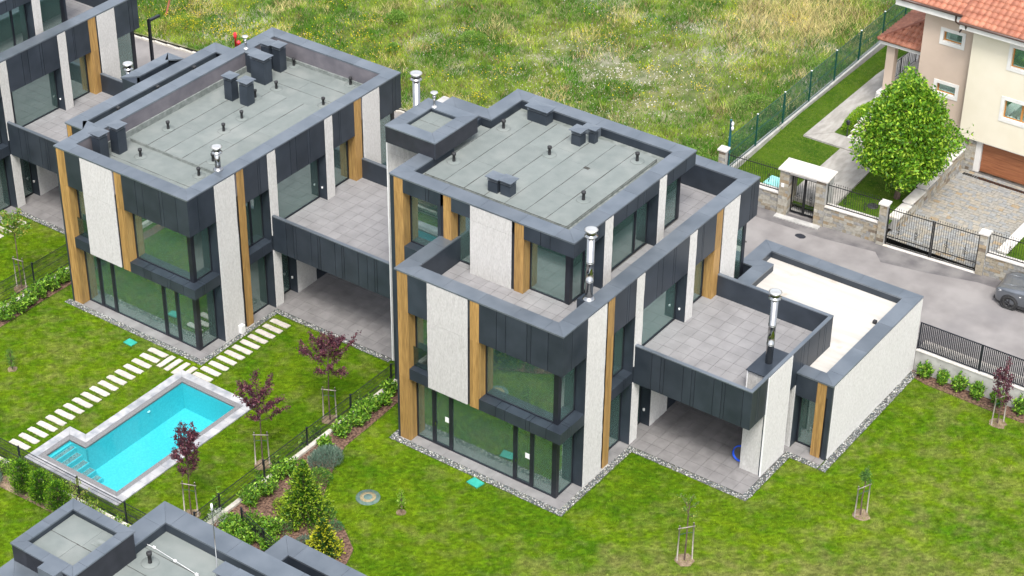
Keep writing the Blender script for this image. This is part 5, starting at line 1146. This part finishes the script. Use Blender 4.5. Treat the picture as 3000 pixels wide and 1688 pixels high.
for a, b_ in (((-3.92,33.88,6.0),(-1.3,33.88,6.0)),((-3.92,33.88,6.0),(-3.92,41,6.0))): tube('gutter', [(a[0],a[1]-33,a[2]-1.02),(b_[0],b_[1]-33,b_[2]-1.02)], .06, brownm, V, 8)
hs2 = R(25)
tiled(Vector((-3.9,.8,5.0)), Vector((1,0,0)), Vector((0,math.cos(hs2),math.sin(hs2))), 9, 8, .30, .34, clip=lambda p: (p.x+3.9) > (p.y-.8)-.05 and p.x < -1.2)
tiled(Vector((-3.9,8.6,5.0)), Vector((0,-1,0)), Vector((math.cos(hs2),0,math.sin(hs2))), 26, 8, .30, .34, clip=lambda p: (p.x+3.9) < (p.y-.8)+.05 and p.x < -1.2)
tube('hip_ridge', [(-3.92,.78,5.04),(-1.2,3.5,6.32)], .09, clayd, V, 8)
rail = MB()
for k in range(17): y = 34.7+k*.22; rail.tube([(-3.62,y-33,2.05),(-3.62,y-33,2.95)], .011, 5)
rail.tube([(-3.62,34.7-33,2.98),(-3.62,38.3-33,2.98)], .022, 6); rail.tube([(-3.62,34.7-33,2.1),(-3.62,38.3-33,2.1)], .016, 6)
for y in (34.75,36.4,38.2): rail.tube([(-3.62,y-33,2.0),(-3.62,y-33,3.0)], .025, 6)
for c in (35.6,37.3):
    for s in (-1,1):
        pts = [(-3.62, c-33+s*.09*math.sin(t_*1.3)*(1-t_/9), 2.2+t_*.11) for t_ in range(7)]; rail.tube(pts, .012, 5)
rail.build('porch_railing', blackm, V)
# steps up to the porch
S_ = thing('garden_steps', 'pink stone steps leading up to the villa porch', 'steps', (-2.6,32.4,1.6))
for i in range(4): box('step', -1.0, 1.4, -1.5+i*.34, -.2 if i == 3 else -1.5+(i+1)*.34+.03, 0, .17*(i+1)-.03, beige, S_); box('tread', -1.04, 1.44, -1.53+i*.34, -1.5+(i+1)*.34, .17*(i+1)-.03, .17*(i+1), capst, S_)
box('tread', -1.04, 1.44, -.14, .75, .67, .70, capst, S_); box('step', -1.0, 1.4, -.14, 1.6, 0, .67, beige, S_)
for i in range(4): box('step', -1.0, 1.3, .78+i*.24, 1.75, .68, .70+.17*(i+1)-.03, whitep, S_); box('tread', -1.04, 1.34, .76+i*.24, 1.0+i*.24, .70+.17*(i+1)-.03, .70+.17*(i+1), capst, S_)
# villa garden, paths
def gz(x, y): return 1.45+np.clip((y-24)/8,0,1)*.25+0*x
sheet('lawn_base', np.linspace(-6.8,1.7,6), np.linspace(24.0,48,10), gz, lawng)
sheet('lawn_base', np.linspace(6.9,30,6), np.linspace(24.9,33,10), lambda x,y: 1.4+0*x, lawng)
def lay(name, poly, z0, z1, m): o = prism(name, poly, z0, z1, m); o['kind'] = 'structure'
lay('path', [(-5.55,29.9),(-4.45,31.0),(-4.45,34.0),(-4.6,39),(-4.3,42),(-5.4,42),(-5.62,38)], 1.5, 1.722, path_c)
lay('path', [(-5.55,29.85),(-1.3,29.85),(-1.3,30.95),(-4.4,31.0),(-5.0,30.4)], 1.5, 1.726, path_c)
lay('path', [(-3.35,24.3),(-1.05,24.3),(-1.25,29.85),(-3.45,29.85)], 1.3, 1.66, path_c)
X = rng.uniform(-6.6,1.3,7200*1); 
n = 26000; X = rng.uniform(-6.7,1.4,n); Y = rng.uniform(24.1,44,n); k = ~(inrect(X,Y,(-5.6,-4.4,29.9,42)) | inrect(X,Y,(-5.6,-1.2,29.8,31)) | inrect(X,Y,(-3.45,-1.05,24,31)) | inrect(X,Y,(-3.8,2,30.9,44)) | inrect(X,Y,(-4.45,-3.5,31,36))); X, Y = X[k], Y[k]; n = len(X)
blades('grass', X, Y, gz(X,Y)-.005, rng.uniform(.03,.07,n), rng.uniform(.016,.03,n), lawncol(X,Y,.12+0*X,.1)*1.05, 'mown lawn of the villa garden inside its stone wall', .7)
n = 9000; X = rng.uniform(7.0,16,n); Y = rng.uniform(24.9,32,n); blades('grass', X, Y, np.full(n,1.4), rng.uniform(.03,.07,n), rng.uniform(.016,.03,n), lawncol(X,Y,0*X,.1), 'strip of lawn right of the stone driveway', .7)
mound('box_hedge', 'low clipped green hedge beside the villa steps', 'hedge', -4.05,33.0,1.7,.42,.6,((.10,.26,.01),(.25,.44,.02),(.45,.6,.04)),3800,.07,.6,.9,ry=1.7)
t = lathe('garden_lamp', [(.05,0),(.03,.05),(.02,.5),(.02,.62),(.09,.66),(.10,.80),(.12,.82),(.02,.92)], bluep if False else darkg, None, (-3.75,31.1,1.7), 10); tag(t, 'small black garden lamp at the foot of the porch steps', 'lamp')
# ------------------------------------------------------------------ stone wall on the road with gates
ang = math.atan2(.85, 11.3); SW = thing('stone_wall', 'sandy stone wall with pale caps, pillars and gate portal along the road', 'wall', (-3.42,23.42,1.0), ang)
rubble(SW, 'x', 2.36, 5.1, 0, 1.06, .12, 0); box('wall_core', 2.3, 5.15, .14, .42, -.1, 1.06, concrete, SW)
rubble(SW, 'x', -2.9, 0, 0, 1.06, .12, 0); box('wall_core', -3.2, .02, .14, .42, -.4, 1.06, concrete, SW)
rubble(SW, 'x', 10.36, 12.6, 0, 1.06, .12, 0); box('wall_core', 10.3, 19, .14, .42, -.1, 1.06, concrete, SW)
for a, b_ in ((2.36,3.7),(3.705,5.09),(-1.4,-.01),(-2.8,-1.405),(10.37,12),(12.005,13.6),(13.605,15.2)): box('wall_cap', a, b_, .06, .50, 1.06, 1.115, capst, SW)
for x0, x1 in ((0,.48),(1.88,2.36)):
    rubble(SW, 'x', x0, x1, 0, 2.45, 0, 0, rowh=.175); box('pillar_core', x0+.02, x1-.02, .03, 1.05, 0, 2.45, concrete, SW)
rubble(SW, 'y', .03, 1.05, 0, 2.45, .48, 0, rowh=.175)
box('portal_slab', -.08, 1.2, -.08, 1.12, 2.45, 2.53, capst, SW); box('portal_slab', 1.206, 2.46, -.08, 1.12, 2.45, 2.53, capst, SW); box('portal_beam', .48, 1.88, .05, 1.0, 2.28, 2.45, capst, SW)
box('house_sign', .12, .26, -.03, .0, 1.55, 1.75, whitepl, SW)
box('threshold', .0, 2.3, -.35, .0, -.1, .06, concrete, SW)
for i in range(3): box('step', .5, 1.86, .5+i*.35, 1.6, .0+i*.16, .16*(i+1), concrete, SW); box('riser', .5, 1.86, .495+i*.35, .5+i*.35, i*.16+.01, .16*(i+1)-.03, darkg, SW)
for x0 in (5.1, 9.98, -3.25):
    h = 2.15 if x0 > 0 else 2.5; rubble(SW, 'x', x0, x0+.36, 0, h, 0, 0, rowh=.18); box('pillar_core', x0+.01, x0+.35, .03, .36, -.2, h, concrete, SW); box('pillar_cap', x0-.06, x0+.42, -.06, .42, h, h+.08, capst, SW)
def iron(name, label, cat, x0, x1, z0, z1, y, orn=(), mid=None, gate=False, sp=.115):
    t = thing(name, label, cat, (0,0,0), 0); t.parent = None; c, s = math.cos(ang), math.sin(ang); t.location = (-3.42+c*x0-s*y, 23.42+s*x0+c*y, 1.0+z0); t.rotation_euler = (0,0,ang); L_ = x1-x0; h = z1-z0
    fr = .03 if gate else .016
    for x in (fr, L_-fr): box('frame_post', x-fr, x+fr, -.02, .02, 0, h+(0 if gate else .05), blackm, t)
    for z in [.03, h-.05]+([mid] if mid else []): box('rail', fr*2, L_-2*fr, -.016, .016, z-.016, z+.016, blackm, t)
    n = int((L_-.1)/sp)
    for i in range(1, n+1):
        x = .05+(L_-.1)*i/(n+1); o = box('bar', x-.007, x+.007, -.007, .007, .047, h-.067, blackm, t); lathe('spike', [(.007,0),(.007,.1),(.02,.12),(.001,.18)], blackm, o, (x,0,h-.04), 6)
    for q_ in orn:
        b = MB()
        for s_ in (-1,1):
            for k in (0,1): pts = [(q_+s_*(.02+.06*math.sin(t_*.9)), -.012, h*.45+s_*.0+(k*2-1)*t_*.035) for t_ in range(7)]; b.tube(pts, .010, 5)
        b.tube([(q_,-.012,h*.25),(q_,-.012,h*.66)], .012, 5); b.build('scroll', blackm, t)
    return t
iron('iron_railing', 'black spiked railing on the wall left of the gate portal', 'railing', -2.86, -.02, 1.12, 2.3, .27, (2.2,))
iron('iron_railing', 'black spiked railing between the gate portal and the driveway gate', 'railing', 2.38, 5.08, 1.12, 2.25, .27, (.9,1.9))
iron('iron_railing', 'black spiked railing right of the driveway gate', 'railing', 10.36, 15, 1.12, 2.2, .27, (1.0,2.2))
iron('iron_gate', 'narrow black double pedestrian gate under the stone portal', 'gate', .5, 1.18, .12, 2.1, .4, (.34,), .45, True)
iron('iron_gate', 'right leaf of the narrow black pedestrian gate under the portal', 'gate', 1.19, 1.86, .12, 2.1, .4, (.34,), .45, True)
iron('iron_gate', 'left leaf of the wide black driveway gate', 'gate', 5.5, 7.72, .06, 2.0, .15, (.6,1.45), .45, True)
iron('iron_gate', 'right leaf of the wide black driveway gate', 'gate', 7.74, 9.96, .06, 2.0, .15, (.7,1.6), .45, True)
box('gate_sill', 5.46, 10.0, .0, .3, -.05, .03, capst, SW)
# ------------------------------------------------------------------ driveway and its walls
DW = thing('driveway', 'stone paved driveway between low walls behind the wide gate', 'driveway', (1.9,24.6,1.0)); DW['kind'] = 'structure'; del DW['category']
box('paving_bed', -.2, 5.1, -.4, 8.3, -.1, .0, grout, DW)
cnt = 0; y = .0; SB = MB(); SM = []
while y < 8.0:
    rowh = random.choice((.19,.22,.26)); x = -.1+random.uniform(-.1,0)
    while x < 4.9:
        l = random.choice((.20,.26,.33,.42)); x2 = min(x+l, 4.95); m = random.choices(PV+[RS[2]], (5,5,3,.5))[0]; d = random.choice((.02,.024,.028))
        if cnt < 298: box('paving_stone', x+.008, x2-.008, y+.008, y+rowh-.008, 0, d, m, DW); cnt += 1
        else: SB.box(x+.008, x2-.008, y+.008, y+rowh-.008, 0, d); SM.append(PV.index(m) if m in PV else 3)
        x = x2
    y += rowh
o = SB.build('paving_stones', PV[0], DW); o['kind'] = 'stuff'; [o.data.materials.append(m) for m in (PV[1], PV[2], RS[2])]; o.data.polygons.foreach_set('material_index', [k for k in SM for _ in range(6)])
t = thing('drain_channel', 'slotted drain channel across the driveway before the garage door', 'drain', (4.2,32.3,1.03))
for i in range(34): box('slot_bar', -2.0+i*.12, -2.0+i*.12+.05, -.09, .09, 0, .02, blackm, t)
box('channel', -2.05, 2.1, -.11, .11, -.05, .0, steel, t)
RW = thing('retaining_wall', 'stone retaining wall with pale top along the left of the driveway', 'wall', (1.72,25.4,1.0))
nb_ = 0
for j in range(5):
    y0, y1 = j*1.45, (j+1)*1.45; h = .62+j*.13
    rubble(RW, 'y', y0, y1, 0, h, .22, 0, rowh=.2); box('wall_core', -.2, .2, y0, y1, 0, h, concrete, RW); box('wall_cap', -.26, .27, y0+.003, y1-.003, h, h+.06, capst, RW)
RW2 = thing('retaining_wall', 'low stone wall with pale top along the right of the driveway', 'wall', (6.85,25.9,1.0))
for j in range(4):
    y0, y1 = j*1.6, (j+1)*1.6; rubble(RW2, 'x', 0, .4, 0, .45, -.02, 0) if j == 0 else None; box('wall_core', 0, .4, y0+.02, y1, -.2, .45, concrete, RW2); box('wall_cap', -.05, .45, y0+.003, y1-.003, .45, .51, capst, RW2)
# lids in the villa garden
o = box('basin_cover', -4.95, -4.0, 24.75, 25.6, 1.45, 1.58, mat('pale_turquoise', (.25,.62,.58), (.35,.7,.66), 3, .5)); tag(o, 'pale turquoise square cover behind the railing', 'cover')
o = lathe('round_access_cover', [(.2,0),(.19,.04),(.02,.045)], mat('turquoise_lid', (.02,.5,.45), (.05,.6,.55), 3, .5), None, (-4.2,24.3,1.48), 18); tag(o, 'small round turquoise lid behind the railing', 'access cover')
o = lathe('round_access_cover', [(.28,0),(.27,.03),(.02,.035)], rubber, None, (.35,26.0,1.5), 18); tag(o, 'dark round cover in the grass under the big tree', 'access cover')
# ------------------------------------------------------------------ green fence on its kerb, poles
t = thing('green_mesh_fence', 'green wire fence with tall posts on a concrete kerb beside the field', 'fence', (-6.80,24.3,1.4), R(91))
for i in range(12): box('kerb_block', i*2.85+.004, (i+1)*2.85-.004, -.13, .13, -.2, .42+.01*i, concrete, t)
b = MB(); Lf = 33.0; h = 1.75; r = .004
for i in range(12):
    p = i*2.85+.1; o = box('post', p-.035, p+.035, -.035, .035, .1, .42+h+.05, greenf, t); box('post_cap', p-.04, p+.04, -.04, .04, .42+h+.05, .42+h+.07, whitepl, o)
r = .0052; n = int(Lf/.09)
for i in range(n): x = i*.09; b.box(x-r, x+r, -r, r, .45, .42+h)
for k in range(12): z = .45+k*h/11.3; b.box(0, Lf, -r, r, z-r, z+r)
for z in (.47, .42+h*.5, .42+h): b.box(0, Lf, -.012, .012, z-.012, z+.012)
o = b.build('wire_mesh', greenf, t); o['kind'] = 'stuff'
t = tube('camera_pole', [(-6.45,23.8,1.0),(-6.45,23.8,4.95)], .055, bluep, None, 10); tag(t, 'blue-green pole with two white cameras behind the road wall', 'camera pole')
lathe('camera', [(.06,0),(.07,.12),(.03,.2)], whitepl, t, (0.12,-.05,3.7), 8); lathe('camera', [(.06,0),(.07,.12),(.03,.2)], whitepl, t, (.16,-.12,3.5), 8)
def lamp(label, x, y, z, h, d):
    t = thing('street_lamp', label, 'street lamp', (x,y,z)); box('pole', -.07,.07,-.07,.07,0,h,frame,t); o = prism('lamp_head', [(-.1*d[1]-.08*d[0],.1*d[0]-.08*d[1]),(.1*d[1]-.08*d[0],-.1*d[0]-.08*d[1]),(.1*d[1]+1.0*d[0],-.1*d[0]+1.0*d[1]),(-.1*d[1]+1.0*d[0],.1*d[0]+1.0*d[1])], h-.12, h, frame, t)
lamp('black street lamp with a flat arm behind the top left house', -39.2, 17.9, -1.45, 4.45, (.0,.8))
lamp('black street lamp half hidden behind the pool house corner', -25.0, 19.6, -.45, 3.6, (.0,1.0))
t = thing('fire_hydrant', 'red fire hydrant beside the yellow bush in the field', 'hydrant', (-38.4,23.9,-1.1))
lathe('body', [(.09,0),(.09,.5),(.12,.52),(.12,.6),(.05,.68)], red, t, (0,0,0), 12); lathe('body', [(.06,0),(.06,.75),(.10,.78),(.10,1.05),(.04,1.1)], red, t, (-.28,.05,0), 12)
t = tube('leaning_post', [(-45.75,25.45,-1.95),(-45.0,26.2,1.8)], .06, mat('rusty_steel', (.2,.06,.03), (.32,.12,.07), 8, .8), None, 8); tag(t, 'rusty leaning post in the field at the top left', 'post')
t = tube('thin_post', [(-23.1,22.95,-.4),(-23.1,22.95,1.3)], .025, steel, None, 6); tag(t, 'thin grey post at the field edge behind the flues', 'post')
mound('roadside_plant', 'tall thin flowering plant against the top left house corner', 'plant', -37.0, 15.9, -1.28, .25, 1.5, ((.12,.22,.06),(.3,.36,.14),(.7,.65,.45)), 500, .07, .5, .6)
# ------------------------------------------------------------------ car (nose at left, only the front is in the frame)
def car():
    t = thing('parked_car', 'grey crossover car cut off by the right picture edge', 'car', (8.22,22.28,1.0), R(4))
    # lofted body: stations along x (nose at 0), profile half-width / heights ; y centre .9
    W_ = .89; st_ = [(.00,.55,.30,.62,.66,.60),(.06,.70,.24,.70,.80,.74),(.22,.80,.22,.78,.90,.86),(.55,.87,.22,.82,.97,.94),(1.05,.89,.22,.85,1.03,1.01),(1.45,.89,.22,.87,1.09,1.08),(1.60,.89,.22,.88,1.12,1.16),(2.1,.89,.22,.89,1.20,1.50),(2.6,.89,.22,.89,1.2,1.60),(3.3,.89,.22,.89,1.2,1.58),(3.9,.87,.24,.90,1.18,1.40),(4.25,.80,.30,.88,1.05,1.08),(4.36,.70,.38,.80,.9,.92)]
    v = []; f = []; 
    for x, w, zb, zm, zs, zt in st_:
        half = [(w*.92, zb), (w, zb+.12), (w, zm-.12), (w*.985, zm), (w*.93, zs), (w*.74 if zt > 1.2 else w*.80, zt-.02 if zt > 1.2 else (zs+zt)/2+.012), (w*.40, zt), (0, zt+.012)]
        ring = [(x, .9-a, z) for a, z in half]+[(x, .9+a, z) for a, z in reversed(half[:-1])]; v += ring
    n = 15
    for i in range(len(st_)-1):
        for k in range(n-1): f.append((i*n+k, (i+1)*n+k, (i+1)*n+k+1, i*n+k+1))
    f.append(tuple(range(n))); f.append(tuple(range((len(st_)-1)*n, len(st_)*n))[::-1])
    o = link(bpy.data.objects.new('body', mesh('body', v, f, carp, True)), t)
    for x in (.78, 3.45):
        for y, s in ((-.0,-1),(1.8,1)):
            w = MB(); rad = .335; yc = y+(.11 if s < 0 else -.11)
            def ring(r0, r1, ya, yb, n=24):
                vv = []; ff = []
                for r_, yy in ((r0,ya),(r1,ya),(r1,yb),(r0,yb)):
                    for k in range(n): a = 2*math.pi*k/n; vv.append((r_*math.cos(a), yy, r_*math.sin(a)))
                for q_ in range(4):
                    for k in range(n): j = (k+1)%n; p = q_*n; p2 = ((q_+1)%4)*n; ff.append((p+k, p+j, p2+j, p2+k))
                return vv, ff
            vv, ff = ring(.235, rad, -.105, .105); w.add(vv, ff); wh = w.build('tyre', tyre, t, (x, yc, rad), True)
            arch = MB(); vv, ff = ring(rad+.015, rad+.075, -.12, .115); arch.add([p for p in vv], ff); a_ = arch.build('wheel_arch', carplastic, t, (x, yc-.005*s if s<0 else yc, rad+.02), True)
            r_ = MB(); vv, ff = ring(.20, .24, -.095, .08); r_.add(vv, ff)
            for k in range(6):
                a = k*math.pi/3; c, s_ = math.cos(a), math.sin(a); P = [(-.03,0),(.03,0),(.045,.22),(-.045,.22)]; q_ = [(px*c-pz*s_, px*s_+pz*c) for px, pz in P]; yy = -.09 if s < 0 else .09
                r_.add([(a0, yy, b0) for a0, b0 in q_]+[(a0, yy*.7, b0) for a0, b0 in q_], [(0,1,2,3),(7,6,5,4),(0,4,5,1),(1,5,6,2),(2,6,7,3),(3,7,4,0)])
            r_.build('rim', carplastic, wh, (x, yc, rad), True)
            dk = MB(); vv, ff = ring(.01, .2, -.04, .04); dk.add(vv, ff); dk.build('brake_disc', darkg, wh, (x, yc, rad))
    for s in (-1,1):
        yy = .9+s*.60
        b = MB(); b.add([(.07,.9+s*.46,.70),(.20,.9+s*.80,.76),(.34,.9+s*.845,.82),(.33,.9+s*.83,.87),(.17,.9+s*.76,.83),(.05,.9+s*.50,.76)], [(0,1,2,3,4,5)] if s > 0 else [(5,4,3,2,1,0)])
        o = b.build('headlight', whitepl, t)
    box('grille', -.012, .02, .5, 1.3, .42, .62, carplastic, t); box('lower_bumper', -.02, .3, .25, 1.55, .20, .30, carplastic, t); box('number_plate', -.03, -.012, .68, 1.12, .36, .46, whitepl, t)
    # glasshouse panels laid 4 mm proud of the body
    g = mat('car_glass', (.01,.012,.014), (.02,.022,.025), 3, .08, spec=.8)
    def quad(nm, P, m): b = MB(); b.add(P, [(0,1,2,3)]); b.build(nm, m, t)
    quad('windscreen', [(1.63,.24,1.165),(1.63,1.56,1.165),(2.06,1.50,1.50),(2.06,.30,1.50)], g)
    for yy, s in ((.9-.872,-1),(.9+.872,1)):
        quad('side_window', [(1.78,yy,1.16),(3.7,yy,1.18),(3.4,.9+s*.70,1.50),(2.25,.9+s*.70,1.50)] if s < 0 else [(3.7,yy,1.18),(1.78,yy,1.16),(2.25,.9+s*.7,1.5),(3.4,.9+s*.7,1.5)], g)
        o = MB(); o.box(1.62,1.80,.9+s*.90-.09,.9+s*.90+.09,1.08,1.20); o.build('wing_mirror', carp, t); box('side_indicator', 1.2, 1.28, .9+s*.893-.006, .9+s*.893+.006, .78, .81, whitepl, t)
    for y0 in (.45,1.35): tube('bonnet_crease', [(.3,y0,.955),(.9,y0+(.9-y0)*.12,1.025),(1.5,y0+(.9-y0)*.15,1.09)], .012, carp, t, 5)
    box('door_sill', 1.2, 3.1, -.01, 1.81, .2, .32, carplastic, t)
car()
# ------------------------------------------------------------------ past 300 like parts on one thing, the rest become one joined part
bpy.context.view_layer.update()
def root_of(o):
    while o.parent: o = o.parent
    return o
INV = cam.matrix_world.inverted(); FX = 6011.44/1500
groups = {}
for o in list(bpy.data.objects):
    if o.type == 'MESH' and o.parent is not None and 'kind' not in o: groups.setdefault((root_of(o).name, o.name.split('.')[0]), []).append(o)
for (rn, nm), L in groups.items():
    if len(L) <= 300: continue
    def rank(o):
        p = INV @ o.matrix_world.translation; x, y = abs(p.x/-p.z*FX), abs(p.y/-p.z*FX*3000/1688); return (0 if x < 1.02 and y < 1.04 else 1, -p.z)
    tail = sorted(L, key=rank)[295:]; root = bpy.data.objects[rn]; RI = root.matrix_world.inverted(); v = []; f = []; mi = []; mats = []
    for o in tail:
        m = o.data.materials[0]
        if m not in mats: mats.append(m)
        T = RI @ o.matrix_world; k = len(v); v += [tuple(T @ p.co) for p in o.data.vertices]
        for p in o.data.polygons: f.append(tuple(i+k for i in p.vertices)); mi.append(mats.index(m))
    me = bpy.data.meshes.new(nm+'s'); me.from_pydata(v, [], f); [me.materials.append(m) for m in mats]; me.polygons.foreach_set('material_index', mi); me.update()
    for o in tail:
        for c in list(o.children): bpy.data.objects.remove(c)
        bpy.data.objects.remove(o)
    j = bpy.data.objects.new(nm+'s', me); COL.objects.link(j); j.parent = root; j['kind'] = 'stuff'
